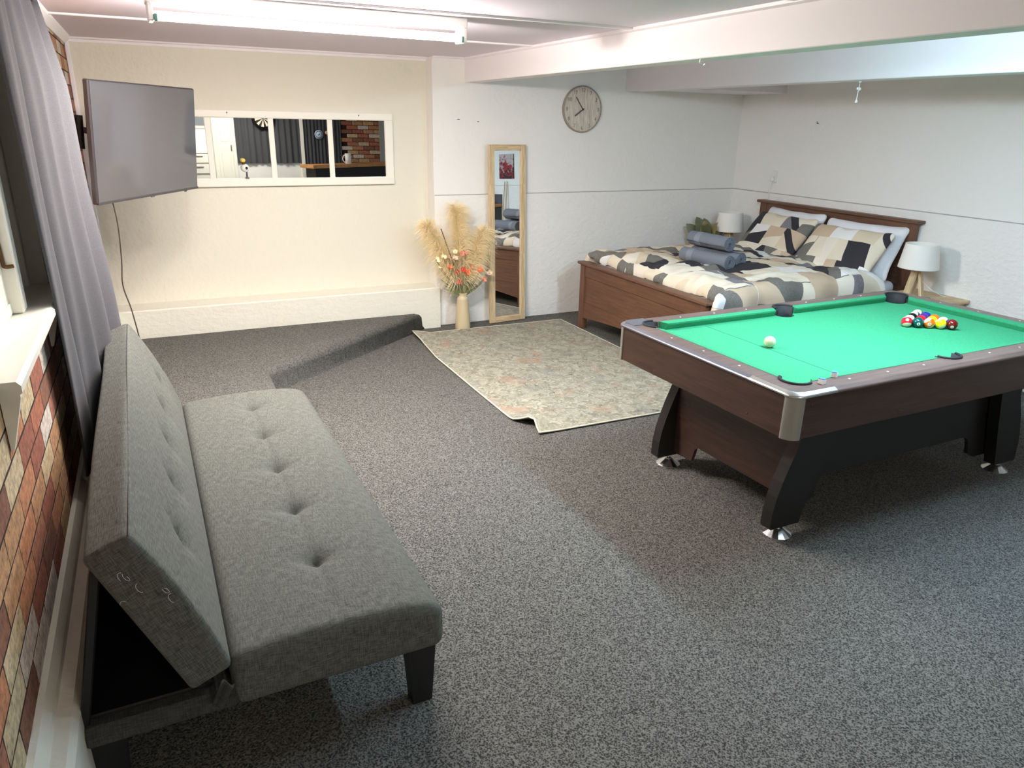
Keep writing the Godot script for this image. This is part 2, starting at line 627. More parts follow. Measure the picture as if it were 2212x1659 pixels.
func room() -> void:
	struct("floor", span(Vector3(-0.6, -0.12, -6.55), Vector3(5.75, 0, 4.2)), M.carpet)
	struct("ceiling", span(Vector3(-0.6, HC, -6.55), Vector3(5.75, HC + 0.12, 4.2)), M.ceiling)
	struct("wall_back", span(Vector3(-0.6, 0, ZB - 0.15), Vector3(2.3, HC, ZB)), M.cream_wall)
	var joint := mat(Color(0.7, 0.69, 0.68), 0.8)
	var alcove := struct("wall_alcove", span(Vector3(2.217, 0, ZB - 0.15), Vector3(5.7, HC, ZR), 0.004), M.white_wall)
	put("lower_render", span(Vector3(2.218, 0, ZR - 0.05), Vector3(5.56, 1.169, ZR + 0.016), 0.006), M.rough_wall, alcove)
	put("joint", span(Vector3(2.22, 1.166, ZR - 0.01), Vector3(XR - 0.015, 1.171, ZR + 0.0175)), joint, alcove)
	put("screw", span(Vector3(2.436, 1.79, ZR - 0.01), Vector3(2.458, 1.796, ZR + 0.006)), M.cable, alcove)
	put("screw", span(Vector3(2.622, 1.774, ZR - 0.01), Vector3(2.636, 1.78, ZR + 0.006)), M.cable, alcove)
	var wr := struct("wall_right", span(Vector3(XR, 0, ZB - 0.15), Vector3(XR + 0.15, HC, ZF + 0.15)), M.white_wall)
	put("lower_render", span(Vector3(XR - 0.016, 0, ZR - 0.05), Vector3(XR + 0.05, 1.169, ZF + 0.05), 0.006), M.rough_wall, wr)
	put("joint", span(Vector3(XR - 0.0175, 1.166, ZR), Vector3(XR + 0.01, 1.171, ZF)), joint, wr)
	put("hook", tube([Vector3(XR + 0.01, 1.82, -5.18), Vector3(XR - 0.015, 1.82, -5.18), Vector3(XR - 0.02, 1.835, -5.18)], 0.004, 6), M.grey_metal, wr)
	struct("wall_front", span(Vector3(-0.6, 0, ZF), Vector3(5.75, HC, ZF + 0.15)), M.white_wall)
	# footing along the foot of the left half of the back wall, with a sloping top
	var p := PackedVector2Array([Vector2(ZB - 0.02, 0), Vector2(-6.13, 0), Vector2(-6.13, 0.362), Vector2(-6.137, 0.37), Vector2(ZB - 0.02, 0.376)])
	struct("baseboard_back", prism(p, XL - 0.05, 2.235, Transform3D(Basis(Vector3(0, 0, 1), Vector3(0, 1, 0), Vector3(1, 0, 0)), Vector3.ZERO)), M.footing)
	# beams
	struct("trim_1", span(Vector3(2.505, 2.088, ZR - 0.02), Vector3(2.645, HC + 0.01, ZF + 0.02), 0.004), M.beam, Vector3.ZERO, Basis.IDENTITY, "deep white ceiling beam nearer the sofa")
	struct("trim_2", span(Vector3(4.12, 2.071, ZR - 0.02), Vector3(4.29, HC + 0.01, ZF + 0.02), 0.004), M.beam, Vector3.ZERO, Basis.IDENTITY, "second white ceiling beam, above the bed")
	# boxed ledge in the far corner
	struct("trim_3", span(Vector3(4.28, 2.085, ZR - 0.02), Vector3(XR + 0.01, HC + 0.01, -5.62), 0.003), M.beam)
	# cornices and the battens over the ceiling joints
	var cor := PackedVector2Array([Vector2(0, 0), Vector2(0, -0.03), Vector2(0.008, -0.03), Vector2(0.012, -0.014), Vector2(0.03, -0.01), Vector2(0.034, 0)])
	var along_x := Transform3D(Basis(Vector3(0, 0, 1), Vector3(0, 1, 0), Vector3(1, 0, 0)), Vector3.ZERO)
	struct("trim_4", prism(cor, XL, 2.22, along_x), M.trim, Vector3(0, HC, ZB))
	struct("trim_5", prism(cor, 2.217, 2.51, along_x), M.trim, Vector3(0, HC, ZR))
	var big := PackedVector2Array([Vector2(0, 0), Vector2(0, -0.045), Vector2(0.008, -0.045), Vector2(0.04, -0.012), Vector2(0.045, 0)])
	struct("trim_6", prism(big, -ZF, -ZB, Transform3D(Basis(Vector3(1, 0, 0), Vector3(0, 1, 0), Vector3(0, 0, -1)), Vector3.ZERO)), M.trim, Vector3(XL, HC, 0))
	struct("trim_7", prism(PackedVector2Array([Vector2(0, 0), Vector2(0, -0.022), Vector2(-0.02, -0.014), Vector2(-0.022, 0)]), -ZF, -ZR, Transform3D(Basis(Vector3(1, 0, 0), Vector3(0, 1, 0), Vector3(0, 0, -1)), Vector3.ZERO)), M.trim, Vector3(2.507, HC, 0))
	var k := 8
	for z in [-4.93, -3.73, -2.53, -1.33, -0.13, 1.07, 2.27, 3.47]:
		struct("trim_%d" % k, span(Vector3(XL, HC - 0.01, z - 0.02), Vector3(2.5, HC + 0.01, z + 0.02), 0.004), M.trim)
		k += 1
	struct("trim_%d" % k, span(Vector3(XL, 0.6, ZB), Vector3(XL + 0.028, HC - 0.03, ZB + 0.012), 0.003), M.trim)
	# the raised step in the corner, the carpet laid over its edge
	var step := PackedVector2Array([Vector2(-0.36, -6.128), Vector2(2.06, -6.128), Vector2(0.575, -4.94), Vector2(0.575, -4.12), Vector2(-0.36, -4.12)])
	var o := struct("floor_step", mound(step, [[-0.012, 0.0], [0.0, 0.03], [0.003, 0.11], [0.012, 0.14], [0.032, 0.158], [0.06, 0.165]]), M.carpet)
	o.set_meta("label", "raised corner step under dark grey carpet, its rolled edge running diagonally towards the vase")

func left_wall() -> void:
	# wall with the window opening z -3.33 .. -2.02, y 1.15 .. 2.12
	var st := start()
	for a in [[0.0, HC, ZB - 0.15, -3.33], [0.0, 1.12, -3.33, -2.02], [2.12, HC, -3.33, -2.02], [0.0, HC, -2.02, ZF + 0.15]]:
		add_box(st, Vector3(XL - 0.0915, (a[0] + a[1]) / 2, (a[2] + a[3]) / 2), Vector3(0.18, a[1] - a[0], a[3] - a[2]))
	var wall := struct("wall_left", fin(st), M.mortar)
	# bricks: a mesh each where the photograph shows them, the rest joined
	var kinds := []
	for k in 4:
		var r2 := RandomNumberGenerator.new()
		r2.seed = 60 + k
		var w := 0.2375
		var h := 0.079
		var pts := PackedVector2Array()
		for q in [[-1, -1], [-0.3, -1], [0.4, -1], [1, -1], [1, 0], [1, 1], [0.3, 1], [-0.4, 1], [-1, 1], [-1, 0]]:
			pts.append(Vector2(q[0] * w / 2 + r2.randf_range(-0.004, 0.002) * signf(q[0]), q[1] * h / 2 + r2.randf_range(-0.003, 0.001) * signf(q[1])))
		kinds.append(prism(pts, 0, 0.004))
	var lay := Basis(Vector3(0, 0, -1), Vector3(0, 1, 0), Vector3(1, 0, 0))
	var rest := []
	for m in M.bricks.size():
		rest.append([])
	var row := 0
	var y := 0.4625
	while y < HC - 0.02:
		var z := -6.33 + (0.12 if row % 2 else 0.0)
		while z < 3.9:
			var in_window := y > 1.11 and y < 2.16 and z > -3.47 and z < -1.9
			if not in_window:
				var kind: int = rng.randi() % M.bricks.size()
				var turn := lay * Basis(Vector3(0, 0, 1), PI if rng.randf() < 0.5 else 0.0)
				var at := Vector3(XL - 0.005 + rng.randf() * 0.0005, y, z)
				var seen := (y < 1.13 and z > -3.4 and z < -1.1) or (y > 1.7 and z < -4.0)
				if seen:
					put("brick", kinds[rng.randi() % 4], M.bricks[kind], wall, at, turn)
				else:
					rest[kind].append(Transform3D(turn, at))
			z += 0.243
		y += 0.0855
		row += 1
	for m in rest.size():
		if rest[m].is_empty():
			continue
		var s2 := SurfaceTool.new()
		for t in rest[m]:
			s2.append_from(kinds[0], 0, t)
		var o := put("brickwork", s2.commit(), M.bricks[m], wall)
		o.set_meta("kind", "stuff")
	# white plaster footing at its foot
	var p := PackedVector2Array([Vector2(-0.02, 0), Vector2(0.085, 0), Vector2(0.08, 0.35), Vector2(0.066, 0.372), Vector2(0.034, 0.378), Vector2(0.03, 0.395), Vector2(0.014, 0.42), Vector2(-0.02, 0.425)])
	struct("baseboard_left", prism(p, -ZF, 6.14, Transform3D(Basis(Vector3(1, 0, 0), Vector3(0, 1, 0), Vector3(0, 0, -1)), Vector3.ZERO)), M.footing, Vector3(XL, 0, 0))

func window_left() -> void:
	var w := Node3D.new()
	w.name = "window_1"
	w.set_meta("kind", "structure")
	add_child(w)
	var P: StandardMaterial3D = M.white_paint
	# sill board with a chamfered front, on triangular brackets
	var sill := PackedVector2Array([Vector2(-0.16, 0), Vector2(0.045, 0), Vector2(0.058, 0.01), Vector2(0.058, 0.028), Vector2(0.048, 0.04), Vector2(-0.16, 0.04)])
	put("sill", prism(sill, 2.06, 3.33, Transform3D(Basis(Vector3(1, 0, 0), Vector3(0, 1, 0), Vector3(0, 0, -1)), Vector3(XL, 1.11, 0))), P, w)
	for z in [-2.1, -3.1]:
		put("bracket", prism(PackedVector2Array([Vector2(0, 0), Vector2(0.045, 0), Vector2(0.045, -0.012), Vector2(0.008, -0.15), Vector2(0, -0.15)]), -0.012, 0.012), P, w, Vector3(XL + 0.002, 1.11, z))
	put("jamb", span(Vector3(XL - 0.16, 1.15, -3.36), Vector3(XL + 0.004, 2.13, -3.325), 0.003), P, w)
	put("jamb", span(Vector3(XL - 0.16, 1.15, -2.05), Vector3(XL + 0.004, 2.13, -2.01), 0.003), P, w)
	put("stop_bead", span(Vector3(XL - 0.16, 1.15, -3.326), Vector3(XL - 0.055, 2.13, -3.29), 0.003), P, w)
	put("head", span(Vector3(XL - 0.16, 2.1, -3.36), Vector3(XL + 0.004, 2.14, -2.02), 0.003), P, w)
	put("architrave", span(Vector3(XL - 0.005, 1.15, -3.42), Vector3(XL + 0.014, 2.18, -3.345), 0.004), P, w)
	# outer sash beside the open one, then the nearer sash with its stay
	put("pane", span(Vector3(XL - 0.13, 1.2, -3.3), Vector3(XL - 0.12, 2.1, -2.88)), M.white_paint, w)
	var s := put("sash", span(Vector3(XL - 0.075, 1.152, -2.9), Vector3(XL - 0.018, 2.1, -2.82), 0.004), P, w)
	put("rail", span(Vector3(XL - 0.075, 1.152, -2.82), Vector3(XL - 0.05, 1.19, -2.06), 0.003), P, s)
	put("rail", span(Vector3(XL - 0.075, 2.05, -2.82), Vector3(XL - 0.018, 2.1, -2.06), 0.003), P, s)
	put("stile", span(Vector3(XL - 0.075, 1.152, -2.13), Vector3(XL - 0.03, 2.1, -2.06), 0.003), P, s)
	put("pane", span(Vector3(XL - 0.066, 1.18, -2.83), Vector3(XL - 0.056, 2.07, -2.1)), P, w)
	var st := start(true)
	add_tube(st, smooth_path([Vector3(XL - 0.05, 1.52, -2.812), Vector3(XL - 0.05, 1.42, -2.812), Vector3(XL - 0.048, 1.325, -2.812), Vector3(XL - 0.044, 1.308, -2.812), Vector3(XL - 0.02, 1.31, -2.812)], 5), 0.006, 8)
	put("stay", fin(st), M.brass_old, w)
	put("stay_pin", lathe([Vector2(0.0, 0), Vector2(0.009, 0.002), Vector2(0.009, 0.02), Vector2(0.0, 0.022)], 10), M.chrome, w, Vector3(XL - 0.049, 1.4, -2.808))

func panel_mirror() -> void:
	var t := thing("panel_mirror", "long white-framed mirror divided by white bars, on the back wall beside the television", "mirror", Vector3(0.9, 1.257, ZB))
	var x0 := -1.0
	var x1 := 1.008
	var w: StandardMaterial3D = M.white_paint
	put("backing", span(Vector3(x0 + 0.01, 0.01, 0.0), Vector3(x1 - 0.01, 0.56, 0.012)), w, t)
	put("top_rail", span(Vector3(x0, 0.513, 0.0), Vector3(x1, 0.572, 0.03), 0.006), w, t)
	put("bottom_rail", span(Vector3(x0, 0.0, 0.0), Vector3(x1, 0.062, 0.036), 0.006), w, t)
	put("end_stile", span(Vector3(x0, 0.05, 0.0), Vector3(x0 + 0.07, 0.52, 0.03), 0.006), w, t)
	put("end_stile", span(Vector3(x1 - 0.07, 0.05, 0.0), Vector3(x1, 0.52, 0.03), 0.006), w, t)
	var bars := [-0.447, 0.018, 0.481]
	for x in bars:
		put("glazing_bar", span(Vector3(x - 0.021, 0.055, 0.005), Vector3(x + 0.021, 0.52, 0.022), 0.003), w, t)
	var e := [x0 + 0.06, bars[0], bars[1], bars[2], x1 - 0.06]
	for k in 4:
		put("mirror_pane", span(Vector3(e[k] + 0.005, 0.055, 0.012), Vector3(e[k + 1] - 0.005, 0.52, 0.0145)), M.mirror, t)
	for q in [[-0.3, 0.55], [0.72, 0.55], [0.75, 0.02]]:
		put("screw_head", lathe([Vector2(0, 0), Vector2(0.006, 0), Vector2(0.004, 0.003), Vector2(0, 0.003)], 10), M.grey_metal, t, Vector3(q[0], q[1], 0.031), Basis(Vector3.RIGHT, PI / 2))
	# the football ornament standing on the bottom rail
	var f := thing("football_ornament", "small white and black football ornament with yellow top, on the long mirror's ledge", "ornament", Vector3(0.705, 1.319, ZB + 0.03))
	put("stand", lathe([Vector2(0, 0), Vector2(0.016, 0), Vector2(0.015, 0.006), Vector2(0.006, 0.012), Vector2(0.005, 0.05), Vector2(0.0, 0.052)], 12), M.grey_metal, f)
	put("football", ball(0.031, 16), M.white_plastic, f, Vector3(-0.012, 0.08, 0))
	put("patch", ball(0.011, 10, Vector3(1, 1, 0.5)), M.black, f, Vector3(-0.004, 0.08, 0.028))
	put("neck", lathe([Vector2(0, 0), Vector2(0.012, 0), Vector2(0.014, 0.02), Vector2(0, 0.022)], 10), M.brass_old, f, Vector3(-0.018, 0.106, 0))
	put("cap", ball(0.019, 14, Vector3(1, 0.85, 1)), mat(Color(0.9, 0.8, 0.35), 0.5), f, Vector3(-0.022, 0.137, 0))

func fixtures() -> void:
	var spots := [[Vector3(0.83, HC, -3.9), 0.03, "long white ceiling strip light, switched on, above the sofa"], [Vector3(3.03, HC, -2.2), PI / 2, "cool white strip light between the two ceiling beams"], [Vector3(1.6, HC, 2.7), 0.0, "white strip light at the kitchen end of the room"]]
	for i in spots.size():
		var t := thing("ceiling_light", spots[i][2], "ceiling light", spots[i][0], spots[i][1])
		put("body", box(Vector3(1.5, 0.05, 0.11), 0.006, Vector3(0, -0.026, 0)), M.white_plastic, t)
		for z in [-0.035, 0.035]:
			var st := start(true)
			add_tube(st, [Vector3(-0.72, -0.092, z), Vector3(0.72, -0.092, z)], 0.016, 12)
			put("tube", fin(st), M.tube_cool if i == 1 else M.tube, t)
		for x in [-0.735, 0.735]:
			put("end_holder", box(Vector3(0.022, 0.07, 0.11), 0.004, Vector3(x, -0.083, 0)), M.white_plastic, t)
			put("starter", box(Vector3(0.016, 0.03, 0.02), 0.003, Vector3(x * 0.975, -0.104, 0.058)), mat(Color(0.35, 0.55, 0.48), 0.5), t)

func television() -> void:
	var s := 0.62
	var ang := 1.047
	var t := thing("television", "black flat television on a swivel arm, turned away from the brick wall", "television", Vector3(-0.2575, 1.323, -4.5))
	t.basis = Basis(Vector3.UP, ang) * Basis(Vector3.RIGHT, 0.088)
	var W := 1.09
	put("casing", span(Vector3(0.0, 0, -0.035), Vector3(W, s, -0.004), 0.006), M.bezel, t)
	put("rear_box", span(Vector3(0.2, 0.05, -0.065), Vector3(W - 0.2, 0.45, -0.03), 0.015), M.black, t)
	put("screen", span(Vector3(0.008, 0.014, -0.006), Vector3(W - 0.008, s - 0.008, -0.0015)), M.screen, t)
	put("bezel", span(Vector3(0, 0, -0.004), Vector3(W, 0.014, 0.001), 0.002), M.bezel, t)
	put("sensor", box(Vector3(0.03, 0.008, 0.012), 0.002, Vector3(W * 0.5, -0.004, -0.01)), M.grey_metal, t)
	put("sensor", box(Vector3(0.02, 0.008, 0.012), 0.002, Vector3(W * 0.86, -0.004, -0.01)), M.black, t)
	# swivel arm back to the left wall
	var inv := t.transform.affine_inverse()
	var a := inv * Vector3(XL + 0.01, 1.7, -4.72)
	var b := inv * Vector3(-0.30, 1.7, -4.72)
	var c := Vector3(0.3, 0.33, -0.06)
	put("wall_plate", box(Vector3(0.02, 0.22, 0.12), 0.004), M.black, t, a, inv.basis)
	var st := start(true)
	add_tube(st, [a + Vector3(0, 0.05, 0), b + Vector3(0, 0.05, 0)], 0.016, 8)
	add_tube(st, [b + Vector3(0, 0.07, 0), b - Vector3(0, 0.1, 0)], 0.02, 8)
	add_tube(st, [b, c], 0.016, 8)
	put("swivel_arm", fin(st), M.black, t)
	put("vesa_plate", box(Vector3(0.2, 0.2, 0.02), 0.003), M.black, t, c)
	# its cable hanging down behind the sofa
	var pts := []
	for q in [[-0.2, 1.36, -4.66], [-0.19, 1.2, -4.68], [-0.2, 1.0, -4.7], [-0.215, 0.85, -4.72], [-0.19, 0.7, -4.72], [-0.17, 0.5, -4.72], [-0.15, 0.3, -4.72], [-0.14, 0.16, -4.72]]:
		pts.append(inv * Vector3(q[0], q[1], q[2]))
	put("cable", tube(smooth_path(pts, 5), 0.004, 6), M.cable, t)

func curtain() -> void:
	# one closed cloth: a folded front, and a back 4 mm behind it
	var nz := 90
	var ny := 26
	var z0 := -2.9
	var z1 := -4.02
	var fx := func(u: float, v: float):            # u 0 near .. 1 far, v 0 top .. 1 bottom
		var base: float = lerpf(-0.362, -0.305, u)
		var open := 0.55 + 0.45 * v
		var f: float = 0.030 * sin(u * TAU * 3.3 + 0.9 * sin(v * 2.2) - 0.6) + 0.012 * sin(u * TAU * 7.3 + v * 3.0)
		var bulge: float = 0.012 * u * sin(clampf(v * 1.25, 0, 1) * PI) + 0.06 * u * smoothstep(0.35, 0.85, v)
		var x: float = base + f * open + bulge - 0.05 * u * clampf(1.0 - v * 5.0, 0, 1)
		var zz: float = lerpf(z0, z1, u) + 0.02 * sin(v * 5.0 + u * 9.0) * v
		zz += (0.10 * (1.0 - u)) * clampf(v - 0.5, 0, 1) * -0.9
		return Vector3(maxf(x, XL + 0.012), lerpf(2.232, 0.47, v), zz)
	var st := start(true)
	var rings := []
	for j in ny + 1:
		var v := float(j) / ny
		var ring := []
		for i in nz + 1:
			ring.append(fx.call(float(i) / nz, v))
		for i in nz + 1:
			ring.append(ring[nz - i] - Vector3(0.006, 0, 0))
		rings.append(ring)
	var n: int = rings[0].size()
	for j in ny:
		for i in n:
			var k := (i + 1) % n
			quad(st, rings[j + 1][i], rings[j + 1][k], rings[j][k], rings[j][i])
	for i in nz:                                  # hems top and bottom
		quad(st, rings[0][i], rings[0][i + 1], rings[0][n - 2 - i], rings[0][n - 1 - i])
		quad(st, rings[ny][i + 1], rings[ny][i], rings[ny][n - 1 - i], rings[ny][n - 2 - i])
	var t := thing("curtain", "grey blackout curtain hanging in folds beside the window, its foot behind the sofa", "curtain")
	put("cloth", fin(st), M.curtain, t)
	var rod := thing("curtain_rod", "thin metal curtain rod over the window in the brick wall", "curtain rod")
	put("rod", tube([Vector3(-0.345, 2.225, -4.12), Vector3(-0.345, 2.225, -0.5)], 0.008, 10), M.grey_metal, rod)
	for z in [-4.1, -0.55]:
		put("bracket", span(Vector3(XL - 0.005, 2.215, z - 0.01), Vector3(-0.34, 2.235, z + 0.01), 0.003), M.grey_metal, rod)

# ------------------------------------------------------------------ sofa, rug, flowers, mirror, clock
func sofa() -> void:
	var t := thing("sofa_bed", "dark grey linen sofa bed with button tufts, along the brick wall", "sofa", Vector3(0.0, 0, -1.76), 0.0)
	t.rotation.y = 0.014
	var L := 2.1
	# local: x to the room, z negative away from the camera. Seat from x .03 to .65
	var buttons := []
	for k in 5:
		buttons.append(-0.38 - k * 0.372)
	var tuft := func(d: Vector2, deep: float):
		var r := d.length()
		var dip: float = deep * exp(-pow(r / 0.036, 1.0))
		dip += deep * 0.24 * exp(-absf(d.y) / 0.014) * exp(-absf(d.x) / 0.07)        # the pulled crease across
		dip += deep * 0.1 * exp(-absf(d.x) / 0.006)                             # the seam along
		return dip
	var seat := soft(Vector3(0.31, 0.083, L / 2), 0.035, Vector3i(46, 6, 130), func(p: Vector3):
		var q := p
		var fx: float = p.x / 0.31
		if p.y > 0.0:
			q.y += 0.022 * (1.0 - fx * fx) * clampf(p.y / 0.08, 0, 1)
			var d := 0.0
			for b in buttons:
				var e := Vector2(p.x + 0.0, p.z + L / 2 - (L + b))
				if absf(e.y) < 0.4:
					d = maxf(d, tuft.call(e, 0.05))
			var edge: float = clampf((0.3 - absf(p.x)) / 0.1, 0, 1)
			q.y -= d * edge * clampf(p.y / 0.083, 0, 1)
		if p.y > 0 and fx > 0.6:
			q.y -= 0.02 * pow((fx - 0.6) / 0.4, 2.0)
		return q)
	put("seat_cushion", seat, M.linen, t, Vector3(0.338, 0.318, -L / 2))
	# backrest: a thick pad leaning against the wall side
	var lean := atan2(0.179, 0.431)
	var h2 := 0.245
	var back := soft(Vector3(0.058, h2, L / 2 + 0.012), 0.017, Vector3i(6, 40, 130), func(p: Vector3):
		var q := p
		if p.x > 0.0:
			var d := 0.0
			for b in buttons:
				var e := Vector2(p.y + 0.03, p.z + L / 2 - (L + b))
				if absf(e.y) < 0.4:
					d = maxf(d, tuft.call(e, 0.045))
			var edge: float = clampf((h2 - absf(p.y)) / 0.09, 0, 1)
			q.x += 0.016 * (1.0 - pow(p.y / h2, 2.0)) * clampf(p.x / 0.05, 0, 1)
			q.x -= d * edge * clampf(p.x / 0.058, 0, 1)
		if p.y > h2 - 0.03:
			q.y += 0.006 * sin(p.z * 3.0)
		return q)
	var bb := Basis(Vector3.BACK, lean)
	var bc := Vector3(-0.112, 0.592, -L / 2)
	var bk := put("backrest", back, M.linen, t, bc, bb)
	put("welt", tube([Vector3(0.054, h2 - 0.004, L / 2 + 0.004), Vector3(0.057, h2 - 0.003, 0.5), Vector3(0.054, h2 - 0.004, -0.4), Vector3(0.056, h2 - 0.004, -L / 2 + 0.02)], 0.0017, 6), M.linen, bk)
	for b in buttons:
		put("button", ball(0.012, 12, Vector3(1, 0.5, 1)), M.linen_dark, t, Vector3(0.338, 0.372, b))
		put("button", ball(0.012, 12, Vector3(0.5, 1, 1)), M.linen_dark, bk, Vector3(0.028, -0.03, b + L / 2))
	# frayed threads at the end of the backrest
	for q in [[-0.01, 0.16, 0.9], [0.0, 0.155, 2.2], [0.006, 0.11, 1.5], [-0.045, 0.09, 0.3], [0.05, 0.07, 2.8], [0.048, 0.04, 1.0]]:
		var loop := []
		for k in 5 + int(q[2] * 2.0):
			var a: float = q[2] + k * 0.55
			loop.append(Vector3(q[0] + 0.008 * cos(a) * (1.0 - k * 0.07), q[1] + 0.012 * sin(a), L / 2 + 0.0135 + 0.0016 * k))
		put("loose_thread", tube(loop, 0.00045, 5), M.white_cloth, bk)
	# side rails and the dark well under the back
	put("base_frame", span(Vector3(-0.345, 0.235, -L + 0.02), Vector3(0.05, 0.3, -0.0), 0.02), M.linen_dark, t)
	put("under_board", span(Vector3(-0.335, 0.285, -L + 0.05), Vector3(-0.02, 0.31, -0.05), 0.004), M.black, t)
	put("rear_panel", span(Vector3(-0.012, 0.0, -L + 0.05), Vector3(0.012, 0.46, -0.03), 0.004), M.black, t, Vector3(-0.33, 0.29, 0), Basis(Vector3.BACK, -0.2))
	# a tuck of cloth hanging at the hinge
	put("hinge_flap", soft(Vector3(0.022, 0.036, 0.006), 0.005, Vector3i(8, 8, 1), func(p: Vector3):
		return Vector3(p.x * (1.0 - 0.4 * (0.05 - p.y) / 0.1), p.y, p.z + 0.01 * sin(p.x * 160.0))), M.linen_dark, t, Vector3(0.0, 0.315, 0.016), Basis(Vector3.BACK, -0.5))
	for x in [-0.29, 0.585]:
		for z in [-0.08, -L + 0.1]:
			var st := start()
			for k in 1:
				add_box(st, Vector3(0, 0.12, 0), Vector3(0.09, 0.24, 0.075), 0.006)
			var m := fin(st)
			put("leg", taper(0.032, 0.045, 0.24, 0.85), M.black, t, Vector3(x, 0, z))

func taper(lo: float, hi: float, h: float, deep := 1.0) -> ArrayMesh:        # a square leg, wider at the top
	var st := start()
	var a := []
	var b := []
	for q in [[-1, 1], [1, 1], [1, -1], [-1, -1]]:
		a.append(Vector3(q[0] * lo, 0, q[1] * lo * deep))
		b.append(Vector3(q[0] * hi, h, q[1] * hi * deep))
	for k in 4:
		var j := (k + 1) % 4
		quad(st, a[k], a[j], b[j], b[k])
	quad(st, b[0], b[1], b[2], b[3])
	quad(st, a[3], a[2], a[1], a[0])
	return fin(st)

func rug() -> void:
	var t := thing("rug", "pale cream and olive patterned rug with a curled corner, on the dark carpet", "rug", Vector3(2.63, 0.004, -4.77))
	var hx := 0.755
	var hz := 1.18
	var curl := func(p: Vector3):
		var q := p
		var a: float = (-p.x + hx * -1.0 + 0.16) / 0.3                 # near the left edge
		var near: float = clampf((p.z - (hz - 0.22)) / 0.2, 0, 1)
		var left: float = clampf((-p.x - (hx - 0.2)) / 0.18, 0, 1)
		var wave: float = exp(-pow((p.z - (hz - 0.13)) / 0.085, 2.0)) * pow(left, 1.5)
		q.y += 0.055 * wave
		q.x += 0.05 * wave + 0.05 * left * near
		q.z += 0.0 * a
		var far: float = clampf((-p.z - (hz - 0.3)) / 0.28, 0, 1)
		q.y += 0.035 * left * far
		q.x += 0.045 * left * clampf((-p.z - (hz - 0.7)) / 0.5, 0, 1) * (1.0 - far * 0.3)
		q.y += 0.004 * (1.0 + sin(p.x * 4.0 + p.z * 3.0)) * 0.4
		return q
	put("pile", soft(Vector3(hx, 0.004, hz), 0.003, Vector3i(40, 1, 60), curl, func(p: Vector3): return Vector2(p.x / (2 * hx) + 0.5, p.z / (2 * hz) + 0.5)), M.rug, t, Vector3(0, 0.003, 0))
	var st := start(true)
	var loop := []
	for k in 31:
		loop.append(Vector3(-hx + 2 * hx * k / 30.0, 0, hz))
	for k in range(1, 46):
		loop.append(Vector3(hx, 0, hz - 2 * hz * k / 45.0))
	for k in range(1, 31):
		loop.append(Vector3(hx - 2 * hx * k / 30.0, 0, -hz))
	for k in range(1, 46):
		loop.append(Vector3(-hx, 0, -hz + 2 * hz * k / 45.0))
	var bent := []
	for p in loop:
		bent.append(curl.call(p))
	add_tube(st, bent, 0.0055, 6)
	put("binding", fin(st), M.rug_edge, t, Vector3(0, 0.004, 0))

